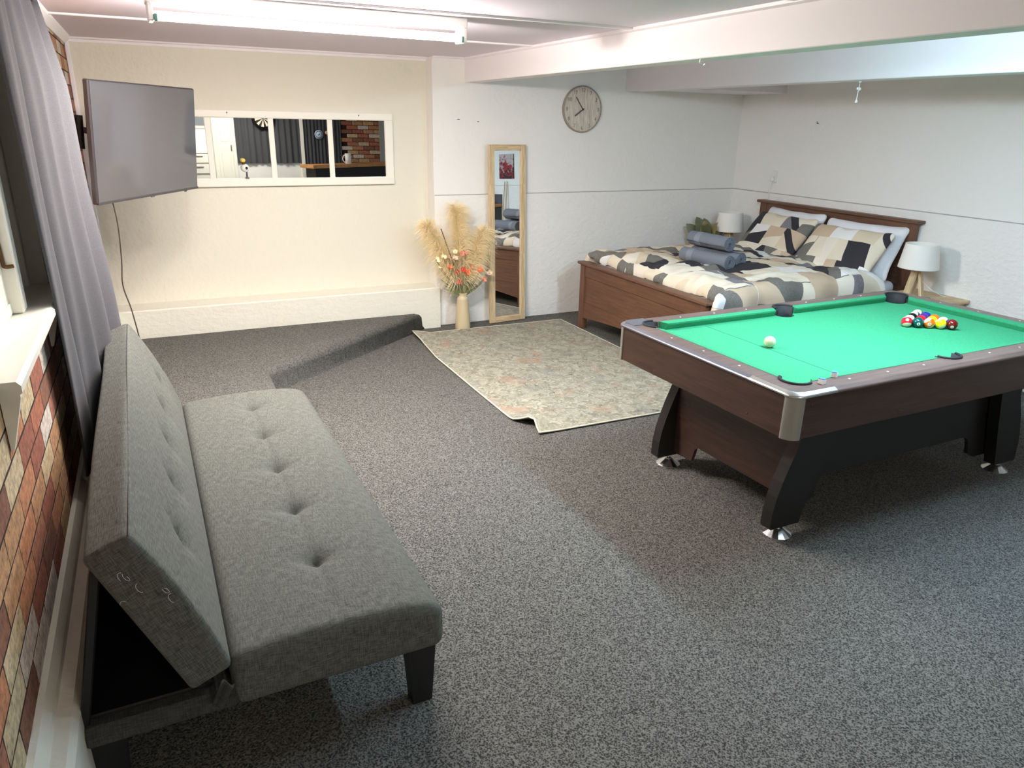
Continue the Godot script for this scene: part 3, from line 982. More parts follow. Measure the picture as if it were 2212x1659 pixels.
func flowers() -> void:
	var at := Vector3(2.4, 0, -6.0)
	var v := thing("vase", "tall cream ceramic vase holding dried grass and poppies, on the floor by the mirror", "vase", at)
	put("body", lathe([Vector2(0, 0), Vector2(0.062, 0), Vector2(0.068, 0.006), Vector2(0.0695, 0.03), Vector2(0.064, 0.12), Vector2(0.056, 0.21), Vector2(0.05, 0.275), Vector2(0.05, 0.288), Vector2(0.042, 0.298), Vector2(0.036, 0.303), Vector2(0.036, 0.322), Vector2(0.041, 0.33), Vector2(0.039, 0.335), Vector2(0.033, 0.33), Vector2(0.03, 0.3), Vector2(0.04, 0.27), Vector2(0.05, 0.1), Vector2(0, 0.05)], 40), bump(mat(Color(0.8, 0.74, 0.6), 0.35, 0, null, 4.0), M.cream_wall.heightmap_texture, 0.05), v)
	put("foot_ring", lathe([Vector2(0.06, 0), Vector2(0.0705, 0.0), Vector2(0.0705, 0.008), Vector2(0.066, 0.01)], 40), mat(Color(0.62, 0.5, 0.36), 0.5), v)
	var mouth := at + Vector3(0, 0.32, 0)
	var straw := mat(Color(1.0, 0.93, 0.76), 0.9)
	straw.backlight_enabled = true
	straw.backlight = Color(0.5, 0.45, 0.32)
	var stem_m := mat(Color(0.38, 0.3, 0.2), 0.8)
	# pampas plumes: [tip, where the feathers begin, spread, label]
	var plumes := [
		[Vector3(2.10, 0.93, -6.06), 0.36, Vector3(-0.8, -0.35, 0.15), "golden pampas plume drooping to the left of the vase, over the white footing"],
		[Vector3(2.36, 1.06, -6.07), 0.34, Vector3(0.35, -0.1, 0.2), "tall upright golden pampas plume standing in the middle of the vase"],
		[Vector3(2.60, 0.86, -6.03), 0.36, Vector3(0.9, -0.35, 0.1), "golden pampas plume leaning right towards the floor mirror"]]
	var r := RandomNumberGenerator.new()
	r.seed = 5
	for pl in plumes:
		var t := thing("pampas_plume", pl[3], "dried grass", mouth, 0.0, "pampas plumes in the vase")
		var tip: Vector3 = pl[0] - mouth
		var path := smooth_path([Vector3(0, -0.22, 0), Vector3(tip.x * 0.12, 0.1, 0), Vector3(tip.x * 0.55, tip.y * 0.62, tip.z * 0.6), tip], 10)
		put("stem", tube(path, 0.0028, 6), stem_m, t)
		var st := start(true)
		for k in 2600:
			var f := r.randf_range(pl[1], 1.0)
			var i := f * (path.size() - 1)
			var a: Vector3 = path[int(i)].lerp(path[mini(int(i) + 1, path.size() - 1)], i - int(i))
			var out: Vector3 = Vector3(r.randfn(), r.randfn() * 0.5, r.randfn() * 0.45).normalized() * 0.75 + pl[2] * r.randf_range(0.1, 1.1) + Vector3(0, 0.62, 0)
			out = out.normalized()
			var ln := r.randf_range(0.1, 0.19) * (1.15 - 0.55 * absf(f - 0.55))
			var b := a + out * ln * 0.55
			var c: Vector3 = a + out * ln + Vector3(0, -0.32 * ln, 0) + pl[2] * ln * 0.12
			c.z = minf(maxf(c.z, ZR + 0.03 - mouth.z), 0.2)
			b.z = maxf(b.z, ZR + 0.025 - mouth.z)
			var side := out.cross(Vector3(r.randfn(), r.randfn(), r.randfn())).normalized() * 0.0012
			quad(st, a - side * 0.5, a + side * 0.5, b + side, b - side)
			tri(st, b - side, b + side, c)
		put("feathers", fin(st), straw, t)
	# poppies
	var heads := [
		[2.128, 0.653, 0, "cream poppy with a dark centre, leftmost bloom over the vase"], [2.205, 0.661, 0, "large cream poppy with a dark centre, second bloom from the left"],
		[2.269, 0.65, 1, "blush white poppy in the middle of the bunch, left of its twin"], [2.305, 0.652, 1, "blush white poppy touching its twin on the right"],
		[2.321, 0.705, 0, "small cream poppy, the highest pale bloom below the tall plume"], [2.159, 0.584, 0, "tiny white bud hanging lowest on the left of the bunch"],
		[2.375, 0.69, 2, "coral pink poppy at the top of the bunch, under the tall plume"], [2.425, 0.682, 2, "rose pink poppy at the top right of the bunch"],
		[2.253, 0.573, 3, "large orange red poppy on the left of the bunch"], [2.341, 0.528, 4, "scarlet poppy low in the middle of the bunch"],
		[2.378, 0.555, 4, "crimson poppy in the centre of the bunch"], [2.428, 0.527, 3, "orange poppy right of centre in the bunch"],
		[2.476, 0.561, 3, "bright orange poppy standing highest on the right of the bunch"], [2.549, 0.534, 3, "half open orange poppy nearest the mirror frame"],
		[2.527, 0.495, 2, "small pink poppy below the right-hand orange blooms"], [2.571, 0.452, 2, "drooping coral poppy low beside the mirror frame"],
		[2.351, 0.443, 4, "red and cream poppy just above the mouth of the vase"], [2.655, 0.491, 1, "pale pink poppy reaching across the frame of the floor mirror"]]
	var petals := [mat(Color(0.97, 0.92, 0.74), 0.8), mat(Color(0.95, 0.83, 0.75), 0.8), mat(Color(0.93, 0.55, 0.47), 0.8), mat(Color(0.95, 0.42, 0.17), 0.8), mat(Color(0.85, 0.25, 0.2), 0.8)]
	var green := mat(Color(0.45, 0.47, 0.3), 0.8)
	var dark_stem := mat(Color(0.3, 0.22, 0.18), 0.8)
	for i in heads.size():
		var h = heads[i]
		var t := thing("poppy", h[3], "flower", mouth, 0.0, "poppies in the vase")
		var z: float = -5.93 - 0.07 * ((i * 7) % 5) / 5.0
		if h[0] > 2.6:
			z = -5.99
		var tip := Vector3(h[0] * (1.0 + (z + 5.97) * -0.0), h[1], z) - mouth
		put("stem", tube(smooth_path([Vector3(tip.x * 0.05, -0.2, 0), Vector3(tip.x * 0.1, 0.02, 0), Vector3(tip.x * 0.6, tip.y * 0.55, tip.z * 0.7), tip], 6), 0.0022, 6), dark_stem if i % 3 == 0 else green, t)
		var R: float = [0.022, 0.02, 0.018, 0.022, 0.018][h[2]] * (0.45 if i == 5 else (0.75 if i in [4, 14] else 1.0))
		var face := Basis(Vector3.UP, r.randf_range(-0.7, 0.7)) * Basis(Vector3.RIGHT, r.randf_range(0.5, 1.3))
		for k in 5:
			var st := start(true)
			add_soft(st, Vector3(R * 0.62, 0.0012, R * 0.6), 0.001, Vector3i(5, 1, 5), func(p: Vector3):
				var q := p + Vector3(0, 0, R * 0.58)
				q.x *= 0.55 + 0.7 * clampf(q.z / R, 0, 1)
				q.y += (q.z * q.z + q.x * q.x) / R * 0.55 + 0.05 * R * sin(q.x / R * 9.0)
				return q)
			put("petal", fin(st), petals[h[2]], t, tip, face * Basis(Vector3.UP, TAU * k / 5.0))
		put("centre", ball(R * 0.24, 8), dark_stem, t, tip + face * Vector3(0, R * 0.15, 0))
	# narrow leaves
	var spray := thing("leafy_spray", "spray of narrow green leaves low among the poppies in the vase", "foliage", mouth)
	put("stem", tube([Vector3(0, -0.2, 0), Vector3(0, 0.0, 0)], 0.004, 6), green, spray)
	for k in 14:
		var a := r.randf_range(-1.5, 1.5)
		var d := Vector3(sin(a), r.randf_range(0.35, 1.3), cos(a) * 0.25).normalized()
		var n := r.randf_range(0.16, 0.28)
		put("leaf", leaf_mesh(n, 0.011, 0.3), green, spray, Vector3(0, -0.02, 0), Basis.looking_at(-d, Vector3.BACK))
	for q in [[2.55, 0.40], [2.21, 0.47], [2.16, 0.42]]:
		var d := (Vector3(q[0], q[1], -5.95) - mouth).normalized()
		put("leaf", leaf_mesh(0.2, 0.013, 0.25), green, spray, Vector3(0, -0.01, 0), Basis.looking_at(-d, Vector3.BACK))
	var twig := put("twig", tube(smooth_path([mouth + Vector3(0, -0.2, 0), mouth + Vector3(-0.02, 0.1, 0), mouth + Vector3(-0.1, 0.3, 0.02), Vector3(2.21, 0.905, -6.02)], 6), 0.004, 6), dark_stem)
	tag(twig, "bare dark brown twig rising between the plumes", "twig")

func leaf_mesh(n: float, w: float, droop: float, blunt := 1.0) -> ArrayMesh:       # along +z, up +y
	var st := start(true)
	add_soft(st, Vector3(w, 0.0008, n / 2), 0.0007, Vector3i(2, 1, 10), func(p: Vector3):
		var f: float = clampf(p.z / n + 0.5, 0, 1)
		var q := p + Vector3(0, 0, n / 2)
		q.x *= pow(maxf(0.0, sin(PI * pow(clampf(f * 0.97 + 0.03, 0, 1), 0.8 + 0.5 * (1.0 - blunt)))), blunt)
		q.y += absf(q.x) * 0.4 - droop * n * f * f
		return q)
	return fin(st)

func standing_mirror() -> void:
	var t := thing("floor_mirror", "tall narrow mirror in a pale pine frame, leaning on the wall beside the vase", "mirror", Vector3(2.896, 0.004, -6.095))
	t.basis = Basis(Vector3.UP, 0.12) * Basis(Vector3.RIGHT, -0.035)
	var w := 0.192
	var h := 1.59
	put("stile", span(Vector3(-w, 0, -0.02), Vector3(-w + 0.052, h, 0.012), 0.003), M.pine, t)
	put("stile", span(Vector3(w - 0.052, 0, -0.02), Vector3(w, h, 0.012), 0.003), M.pine, t)
	put("top_rail", span(Vector3(-w + 0.052, h - 0.05, -0.02), Vector3(w - 0.052, h, 0.012), 0.003), M.pine_flat, t)
	put("bottom_rail", span(Vector3(-w + 0.052, 0, -0.02), Vector3(w - 0.052, 0.05, 0.012), 0.003), M.pine_flat, t)
	put("back_board", span(Vector3(-w + 0.03, 0.03, -0.02), Vector3(w - 0.03, h - 0.03, -0.012)), M.pine, t)
	put("glass", span(Vector3(-w + 0.045, 0.04, -0.012), Vector3(w - 0.045, h - 0.04, -0.004)), M.mirror, t)

func clock() -> void:
	var t := thing("wall_clock", "round pale wooden clock with grey hands, on the wall right of the floor mirror", "clock", Vector3(3.656, 1.902, ZR))
	var turn := Basis(Vector3.RIGHT, PI / 2)
	put("rim", lathe([Vector2(0.19, 0), Vector2(0.202, 0.0), Vector2(0.203, 0.02), Vector2(0.2, 0.024), Vector2(0.19, 0.024)], 64), mat(Color(0.62, 0.57, 0.52), 0.6), t, Vector3.ZERO, turn)
	var st := start()
	for k in 7:                                  # the face is made of seven upright boards
		var x0 := -0.196 + k * 0.056
		var x1 := x0 + 0.0555
		var poly := PackedVector2Array()
		for j in 9:
			var x := clampf(lerpf(x0, x1, j / 8.0), -0.1955, 0.1955)
			poly.append(Vector2(x, sqrt(0.196 * 0.196 - x * x)))
		for j in 9:
			var x := clampf(lerpf(x1, x0, j / 8.0), -0.1955, 0.1955)
			poly.append(Vector2(x, -sqrt(0.196 * 0.196 - x * x)))
		put("face_board", prism(poly, 0.0, 0.021 + 0.0012 * (k % 2)), M.clockwood, t)
	var ink := mat(Color(0.5, 0.46, 0.42), 0.7)
	for k in 12:
		var a := TAU * (k + 1) / 12.0
		put("numeral", words(str(k + 1), 0.042), ink, t, Vector3(sin(a) * 0.163, cos(a) * 0.163, 0.0235))
	var hand := mat(Color(0.33, 0.31, 0.3), 0.5)
	put("minute_hand", span(Vector3(-0.004, -0.012, 0.025), Vector3(0.004, 0.128, 0.028)), hand, t, Vector3.ZERO, Basis(Vector3.BACK, deg_to_rad(36)))
	put("hour_hand", span(Vector3(-0.005, -0.012, 0.028), Vector3(0.005, 0.1, 0.031)), hand, t, Vector3.ZERO, Basis(Vector3.BACK, deg_to_rad(125)))
	put("hub", lathe([Vector2(0, 0.024), Vector2(0.008, 0.024), Vector2(0.007, 0.034), Vector2(0, 0.035)], 12), hand, t, Vector3.ZERO, turn)

# ------------------------------------------------------------------ bed and bedside
func bed() -> void:
	# bed space: x from the footboard (3.42) to the headboard (5.5), z from -5.69 to -3.95
	var t := thing("bed", "brown wooden double bed with panelled headboard and footboard, in the far corner", "bed", Vector3(3.42, 0, -4.82))
	var hw := 0.865
	var B: StandardMaterial3D = M.bedwood
	var fb := Node3D.new()
	fb.name = "footboard"
	t.add_child(fb)
	for z in [-hw + 0.035, hw - 0.035]:
		put("post", span(Vector3(0.0, 0, z - 0.035), Vector3(0.055, 0.59, z + 0.035), 0.004), M.bedwood_up, fb)
	put("top_cap", span(Vector3(-0.02, 0.588, -hw - 0.025), Vector3(0.08, 0.612, hw + 0.025), 0.005), B, fb)
	put("top_rail", span(Vector3(0.008, 0.48, -hw + 0.07), Vector3(0.048, 0.59, hw - 0.07), 0.004), B, fb)
	put("panel", span(Vector3(0.018, 0.235, -hw + 0.07), Vector3(0.04, 0.485, hw - 0.07)), B, fb)
	var arch := PackedVector2Array([Vector2(-hw + 0.07, 0.245), Vector2(-hw + 0.07, 0.1)])
	for k in 13:
		var f := k / 12.0
		arch.append(Vector2(lerpf(-hw + 0.075, hw - 0.075, f), 0.1 + 0.055 * sin(f * PI)))
	arch.append(Vector2(hw - 0.07, 0.1))
	arch.append(Vector2(hw - 0.07, 0.245))
	put("lower_rail", prism(arch, 0.01, 0.046, Transform3D(Basis(Vector3(0, 0, -1), Vector3(0, 1, 0), Vector3(1, 0, 0)), Vector3.ZERO)), B, fb)
	var hb := Node3D.new()
	hb.name = "headboard"
	t.add_child(hb)
	var hx := 2.045
	for z in [-hw + 0.04, hw - 0.04]:
		put("post", span(Vector3(hx, 0, z - 0.04), Vector3(hx + 0.05, 1.08, z + 0.04), 0.004), M.bedwood_up, hb)
	put("top_cap", span(Vector3(hx - 0.025, 1.078, -hw - 0.03), Vector3(hx + 0.07, 1.102, hw + 0.03), 0.005), B, hb)
	put("top_rail", span(Vector3(hx + 0.006, 0.93, -hw + 0.08), Vector3(hx + 0.046, 1.08, hw - 0.08), 0.004), B, hb)
	put("panel", span(Vector3(hx + 0.018, 0.3, -hw + 0.08), Vector3(hx + 0.04, 0.935, hw - 0.08)), B, hb)
	for z in [-hw + 0.05, hw - 0.05]:
		put("side_rail", span(Vector3(0.05, 0.2, z - 0.015), Vector3(hx + 0.004, 0.38, z + 0.015), 0.004), B, t)
	put("slat_base", span(Vector3(0.05, 0.27, -hw + 0.066), Vector3(hx, 0.3, hw - 0.066)), M.pine_flat, t)
	# mattress under its white sheet
	var m := thing("mattress", "mattress in a white fitted sheet on the brown bed", "mattress", Vector3(3.42, 0, -4.82))
	put("sheet", soft(Vector3(0.95, 0.155, 0.8), 0.05, Vector3i(12, 4, 12)), M.sheet, m, Vector3(1.06, 0.452, 0.02))
	# duvet
	var d := thing("duvet", "patchwork duvet of cream, tan, grey and black shapes, spread over the bed", "duvet", Vector3(3.42, 0, -4.82))
	var nz := noise(1.6, 3, 71)
	var n2 := noise(4.5, 3, 72)
	var flat_half := 0.80
	var quilt := soft(Vector3(0.82, 0.026, 1.14), 0.02, Vector3i(60, 1, 100), func(p: Vector3):
		var x: float = p.x
		var z: float = p.z
		var w := Vector3(x, p.y, z)
		var R := 0.1
		var over: float = absf(z) - flat_half
		var hang := 0.0
		if over > 0.0:
			x -= 0.05 * clampf(over * 5.0, 0, 1) * clampf((-x - 0.5) * 4.0, 0, 1)
		if over > 0.0:                            # rolls over the side of the mattress and hangs
			var arc := R * PI / 2
			if over < arc:
				var a := over / R
				w = Vector3(x, -R * (1.0 - cos(a)) + p.y * cos(a), (flat_half + R * sin(a) + p.y * sin(a)) * signf(z))
			else:
				w = Vector3(x, -R - (over - arc), (flat_half + R + p.y) * signf(z))
				hang = over - arc
			w.z += signf(z) * (0.02 * sin(x * 17.0 + 1.5 * nz.get_noise_2d(x, 3.0)) * clampf(over * 5.0, 0, 1))
		var soft_y: float = 0.04 * nz.get_noise_2d(x * 1.0, z) + 0.018 * n2.get_noise_2d(x * 0.9, z * 1.3) + 0.014 * (1.0 - absf(n2.get_noise_2d(x * 0.6 + 7.0, z * 0.8))) + 0.004
		w.y += soft_y * clampf(1.0 - hang * 8.0, 0, 1)
		if x < -0.66:                             # tucked down behind the footboard
			var f: float = (-0.66 - x) / 0.16 * clampf(1.0 - maxf(over, 0.0) * 8.0, 0, 1)
			w.y -= 0.085 * f * f * clampf(1.0 - over * 4.0, 0, 1)
			w.x += 0.03 * f * f
		if x > 0.7:
			w.y -= 0.03 * pow((x - 0.7) / 0.12, 2.0)
		return w, func(p: Vector3): return Vector2(p.z / 1.6 + 0.38, p.x / 1.6 + 0.3))
	put("cover", quilt, M.quilt, d, Vector3(0.90, 0.68, 0.02))
	# pillows
	var pil := func(w: float, h: float, thick: float, seed_shift: float): return soft(Vector3(w / 2, thick, h / 2), minf(thick * 0.8, 0.05), Vector3i(22, 3, 18), func(p: Vector3):
		var u: float = p.x / (w / 2)
		var v: float = p.z / (h / 2)
		var q := p
		q.y *= 0.1 + 0.9 * pow(maxf(0.0, (1.0 - pow(absf(u), 3.2)) * (1.0 - pow(absf(v), 3.2))), 0.55)
		q.y += 0.006 * sin(u * 9.0 + seed_shift) * sin(v * 5.0 + seed_shift)
		q.x *= 1.0 - 0.07 * (1.0 - pow(absf(v), 2.0)) * u * u
		q.z *= 1.0 - 0.08 * (1.0 - pow(absf(u), 2.0)) * v * v
		return q, func(p: Vector3): return Vector2(p.x / 1.25 + seed_shift, p.z / 1.25 + seed_shift * 0.37))
	var spots := [
		["white pillow behind the left patterned pillow, against the headboard", Vector3(5.33, 0.835, -5.17), 62.0, -4.0, 0, 0.0],
		["white pillow behind the right patterned pillow, its corner showing by the lamp", Vector3(5.32, 0.825, -4.36), 60.0, 7.0, 0, 0.9],
		["patchwork pillow on the far side of the bed, by the plant", Vector3(5.15, 0.825, -5.13), 50.0, -3.0, 1, 0.31],
		["patchwork pillow on the near side of the bed, by the pool table", Vector3(5.13, 0.81, -4.36), 48.0, 5.0, 1, 0.74]]
	var pg := ["white pillows", "patchwork pillows"]
	for s in spots:
		var t2 := thing("pillow", s[0], "pillow", s[1], 0.0, pg[s[4]])
		t2.basis = Basis(Vector3.UP, deg_to_rad(s[3])) * Basis(Vector3.BACK, deg_to_rad(s[2])) * Basis(Vector3.UP, PI / 2)
		put("case", pil.call(0.76, 0.5, 0.085, s[5]), M.quilt if s[4] else M.white_cloth, t2)
	# towels: rolled sheets
	var rolls := [
		["rolled grey towel at the front of the stack of three on the duvet", Vector3(4.03, 0.765, -4.72), 0.12],
		["rolled grey towel behind the front one, on the duvet", Vector3(4.175, 0.767, -4.76), 0.14],
		["rolled grey towel lying on top of the other two", Vector3(4.12, 0.885, -4.79), 0.1]]
	for k in 3:
		var t3 := thing("towel", rolls[k][0], "towel", rolls[k][1], rolls[k][2], "rolled grey towels on the bed")
		var n := 0.25 if k < 2 else 0.21
		var o := PackedVector2Array()
		var i := PackedVector2Array()
		var turns := 5.0
		for j in 121:
			var f := j / 120.0
			var a := f * turns * TAU + k * 1.7
			var R := 0.008 + 0.06 * f
			o.append(Vector2(cos(a), sin(a) * 0.94) * R)
			i.append(Vector2(cos(a), sin(a) * 0.94) * (R - 0.0085 * clampf(f * 3.0, 0.35, 1.0)))
		i.reverse()
		o.append_array(i)
		put("roll", prism(o, -n, n, Transform3D.IDENTITY, true), M.towel, t3)
		var bo := PackedVector2Array()
		var bi := PackedVector2Array()
		for j in 25:
			var f := 0.8 + 0.2 * j / 24.0
			var a := f * turns * TAU + k * 1.7
			bo.append(Vector2(cos(a), sin(a) * 0.94) * (0.008 + 0.06 * f + 0.001))
			bi.append(Vector2(cos(a), sin(a) * 0.94) * (0.008 + 0.06 * f - 0.002))
		bi.reverse()
		bo.append_array(bi)
		put("woven_band", prism(bo, -n + 0.08, -n + 0.14, Transform3D.IDENTITY, true), M.towel_band, t3)

func bedsides() -> void:
	# right-hand bedside: light wood box table, lamp, phone
	for side in 2:
		var at: Vector3 = [Vector3(5.32, 0, -3.66), Vector3(5.22, 0, -5.93)][side]
		var t := thing("bedside_table", ["pale wooden bedside table right of the bed, under the nearer lamp", "pale wooden bedside table in the corner, under the far lamp and plant"][side], "bedside table", at)
		put("top", box(Vector3(0.42, 0.024, 0.46 if side == 0 else 0.42), 0.004, Vector3(0, 0.553, 0)), M.pine_flat, t)
		put("body", box(Vector3(0.38, 0.2, 0.4), 0.004, Vector3(0.01, 0.44, 0)), M.pine_flat, t)
		put("drawer_front", box(Vector3(0.018, 0.16, 0.36), 0.003, Vector3(-0.188, 0.44, 0)), M.pine_flat, t)
		put("knob", ball(0.012, 12), M.black, t, Vector3(-0.207, 0.44, 0))
		for x in [-0.16, 0.17]:
			for z in [-0.16, 0.16]:
				put("leg", box(Vector3(0.035, 0.35, 0.035), 0.003, Vector3(x, 0.175, z)), M.pine, t)
		var lp: Vector3 = [Vector3(5.26, 0.565, -3.72), Vector3(5.26, 0.565, -5.86)][side]
		var l := thing("table_lamp", ["small lamp with white tapered shade on three wooden legs, beside the headboard's near end", "small lamp with white tapered shade in the far corner beyond the bed"][side], "lamp", lp, 0.35)
		put("shade", lathe([Vector2(0.142, 0.215), Vector2(0.144, 0.215), Vector2(0.144, 0.219), Vector2(0.118, 0.396), Vector2(0.118, 0.4), Vector2(0.115, 0.4), Vector2(0.115, 0.396), Vector2(0.141, 0.219), Vector2(0.142, 0.215)], 48), M.shade, l)
		for k in 3:
			var a := TAU * k / 3.0 + 0.5
			var leg := start()
			add_box(leg, Vector3(0, 0.1, 0), Vector3(0.022, 0.205, 0.055), 0.002)
			put("leg", fin(leg), M.pine, l, Vector3(cos(a) * 0.062, 0.0, -sin(a) * 0.062), Basis(Vector3.UP, a) * Basis(Vector3.BACK, 0.2))
		put("hub", lathe([Vector2(0, 0.185), Vector2(0.03, 0.185), Vector2(0.03, 0.2), Vector2(0, 0.2)], 20), M.pine, l)
		put("stem", tube([Vector3(0, 0.2, 0), Vector3(0, 0.29, 0)], 0.007, 10), M.black, l)
		put("bulb", ball(0.028, 14), M.white_plastic, l, Vector3(0, 0.31, 0))
		put("cord", tube(smooth_path([Vector3(0.0, 0.2, 0.01), Vector3(0.01, 0.12, 0.045), Vector3(0.05, 0.06, 0.1), Vector3(0.1, 0.02, 0.16), Vector3(0.12, 0.004, 0.2)], 6), 0.0028, 6), M.white_plastic, l)
	var ph := thing("phone", "flat black phone lying on the nearer bedside table", "phone", Vector3(5.2, 0.565, -3.58), 0.5)
	put("body", box(Vector3(0.15, 0.009, 0.074), 0.003, Vector3(0, 0.0048, 0)), M.black, ph)
	put("glass", box(Vector3(0.144, 0.001, 0.069), 0.0004, Vector3(0, 0.0095, 0)), M.screen, ph)
	# plant with broad leaves, green above and rusty brown below
	var p := thing("potted_plant", "low plant with broad dark green and rusty leaves, behind the bed by the far lamp", "plant", Vector3(5.08, 0.565, -5.96))
	put("pot", lathe([Vector2(0, 0), Vector2(0.05, 0), Vector2(0.062, 0.09), Vector2(0.06, 0.1), Vector2(0.054, 0.098), Vector2(0.05, 0.08), Vector2(0, 0.078)], 24), M.white_plastic, p)
	var cols := [Color(0.34, 0.38, 0.28), Color(0.42, 0.44, 0.3), Color(0.56, 0.5, 0.32), Color(0.38, 0.4, 0.3)]
	var r := RandomNumberGenerator.new()
	r.seed = 8
	for k in 15:
		var a := k * 2.4
		var up := r.randf_range(0.25, 1.5)
		var d := Vector3(cos(a), up, sin(a) * 0.6).normalized()
		var n := r.randf_range(0.2, 0.27)
		var lm := leaf_mesh(n, r.randf_range(0.05, 0.062), r.randf_range(0.05, 0.3), 0.6)
		put("leaf", lm, mat(cols[r.randi() % 4], 0.45), p, Vector3(0, 0.09, 0) + d * 0.03, Basis.looking_at(-d, Vector3(-0.6 + r.randf_range(-0.4, 0.4), 0.3, 0.7)) * Basis(Vector3.BACK, r.randf_range(-0.4, 0.4)))
	put("leaf", leaf_mesh(0.2, 0.035, 0.0, 0.6), mat(cols[0], 0.45), p, Vector3(0.06, 0.16, 0), Basis.looking_at(-Vector3(0.45, 1.0, 0).normalized(), Vector3.BACK))

# ------------------------------------------------------------------ pool table: local u along x, v along -z, origin at the near left corner on the floor
const PL := 2.156
const PW := 1.242
const PTURN := 0.0143
const PORG := Vector3(2.164, 0, -1.925)

func on_table(u: float, y: float, v: float) -> Vector3:
	return PORG + Basis(Vector3.UP, PTURN) * Vector3(u, y, -v)

func disc(c: Vector2, r: float, n := 28) -> PackedVector2Array:
	var o := PackedVector2Array()
	for k in n:
		o.append(c + Vector2(cos(TAU * k / n), sin(TAU * k / n)) * r)
	return o

func pool_table() -> void:
	var t := thing("pool_table", "dark walnut pool table with bright green cloth and silver corners, beside the bed", "pool table", PORG, PTURN)
	# plans are drawn in (u, -v): that is local x and z
	var P := func(pts: Array) -> PackedVector2Array:
		var o := PackedVector2Array()
		for q in pts:
			o.append(Vector2(q[0], -q[1]))
		return o
	var pockets := [Vector2(0.145, -0.145), Vector2(PL - 0.145, -0.145), Vector2(0.145, -PW + 0.145), Vector2(PL - 0.145, -PW + 0.145), Vector2(PL / 2, -0.125), Vector2(PL / 2, -PW + 0.125)]
	var cut := func(poly: PackedVector2Array, r: float) -> PackedVector2Array:
		for c in pockets:
			var got := Geometry2D.clip_polygons(poly, disc(c, r))
			if got.size() > 0:
				var best: PackedVector2Array = got[0]
				for g in got:
					if g.size() > 0 and absf(area(g)) > absf(area(best)):
						best = g
				poly = best
		return poly
	# outer outline with rounded corners, used to trim the rails
	var outline := PackedVector2Array()
	var R := 0.06
	var e := 0.02
	for c in [[R, R, PI], [PL - R, R, 1.5 * PI], [PL - R, PW - R, 0.0], [R, PW - R, 0.5 * PI]]:
		for k in 9:
			var a: float = c[2] + k / 8.0 * PI / 2
			outline.append(Vector2(c[0] + cos(a) * (R - e), -(c[1] + sin(a) * (R - e))))
	outline = ccw(outline)
	var rw := 0.105
	var rails := [
		[[0, 0], [PL / 2, 0], [PL / 2, rw], [0, rw]], [[PL / 2, 0], [PL, 0], [PL, rw], [PL / 2, rw]],
		[[0, PW - rw], [PL / 2, PW - rw], [PL / 2, PW], [0, PW]], [[PL / 2, PW - rw], [PL, PW - rw], [PL, PW], [PL / 2, PW]],
		[[0, rw], [rw, rw], [rw, PW - rw], [0, PW - rw]], [[PL - rw, rw], [PL, rw], [PL, PW - rw], [PL - rw, PW - rw]]]
	for q in rails:
		var got := Geometry2D.intersect_polygons(P.call(q), outline)
		put("top_rail", slab(cut.call(got[0], 0.062), 0.757, 0.795), M.rail_wood, t)
	# the sloping outer edge of the rails
	var edge := PackedVector2Array([Vector2(0, 0.776), Vector2(0, 0.782), Vector2(0.003, 0.786), Vector2(e, 0.795), Vector2(e, 0.776)])
	var sides := [[Vector3(R, 0, 0), 0.0, PL - 2 * R, M.rail_wood], [Vector3(PL, 0, -R), PI / 2, PW - 2 * R, M.grey_metal], [Vector3(PL - R, 0, -PW), PI, PL - 2 * R, M.rail_wood], [Vector3(0, 0, -PW + R), -PI / 2, PW - 2 * R, M.grey_metal]]
	for s in sides:
		put("rail_edge", prism(edge, 0, s[2], Transform3D(Basis(Vector3(0, 0, -1), Vector3(0, 1, 0), Vector3(1, 0, 0)), Vector3.ZERO)), s[3], t, s[0], Basis(Vector3.UP, s[1]))
	var corners := [[Vector3(R, 0, -R), 1.0, M.chrome], [Vector3(PL - R, 0, -R), 1.5, M.grey_metal], [Vector3(PL - R, 0, -PW + R), 0.0, M.grey_metal], [Vector3(R, 0, -PW + R), 0.5, M.grey_metal]]
	for c in corners:
		var a0: float = c[1] * PI
		var st := start(true)
		add_lathe(st, [Vector2(R - e, 0.774), Vector2(R + 0.0015, 0.774), Vector2(R + 0.0015, 0.7825), Vector2(R - 0.002, 0.787), Vector2(R - e, 0.7965)], 12, Transform3D.IDENTITY, a0, a0 + PI / 2)
		put("corner_edge", fin(st), c[2], t, c[0])
		# silver corner cap: quarter round with short wings
		var out := PackedVector2Array()
		var inn := PackedVector2Array()
		var r2 := R - 0.004
		for k in 11:
			var a := a0 + k / 10.0 * PI / 2
			out.append(Vector2(cos(a), -sin(a)) * r2)
			inn.append(Vector2(cos(a), -sin(a)) * (r2 - 0.012))
		inn.reverse()
		out.append_array(inn)
		put("corner_cap", slab(out, 0.594, 0.776, true), M.cap_silver, t, c[0])
	# grey plate over the far left corner, slim bright strips by the near left corner
	var plate := Geometry2D.intersect_polygons(P.call([[0, PW - 0.13], [0.13, PW - 0.13], [0.16, PW], [0, PW]]), outline)
	put("corner_plate", slab(cut.call(plate[0], 0.062), 0.795, 0.7985), M.grey_metal, t)
	put("corner_strip", prism(edge, 0, 0.17, Transform3D(Basis(Vector3(0, 0, -1), Vector3(0, 1, 0), Vector3(1, 0, 0)), Vector3(0, 0.0012, -0.0))), M.chrome, t, Vector3(R, 0, 0.001))
	put("corner_strip", prism(edge, 0, 0.2, Transform3D(Basis(Vector3(0, 0, -1), Vector3(0, 1, 0), Vector3(1, 0, 0)), Vector3(0, 0.0012, -0.0))), M.chrome, t, Vector3(-0.001, 0, -R - 0.2), Basis(Vector3.UP, -PI / 2))
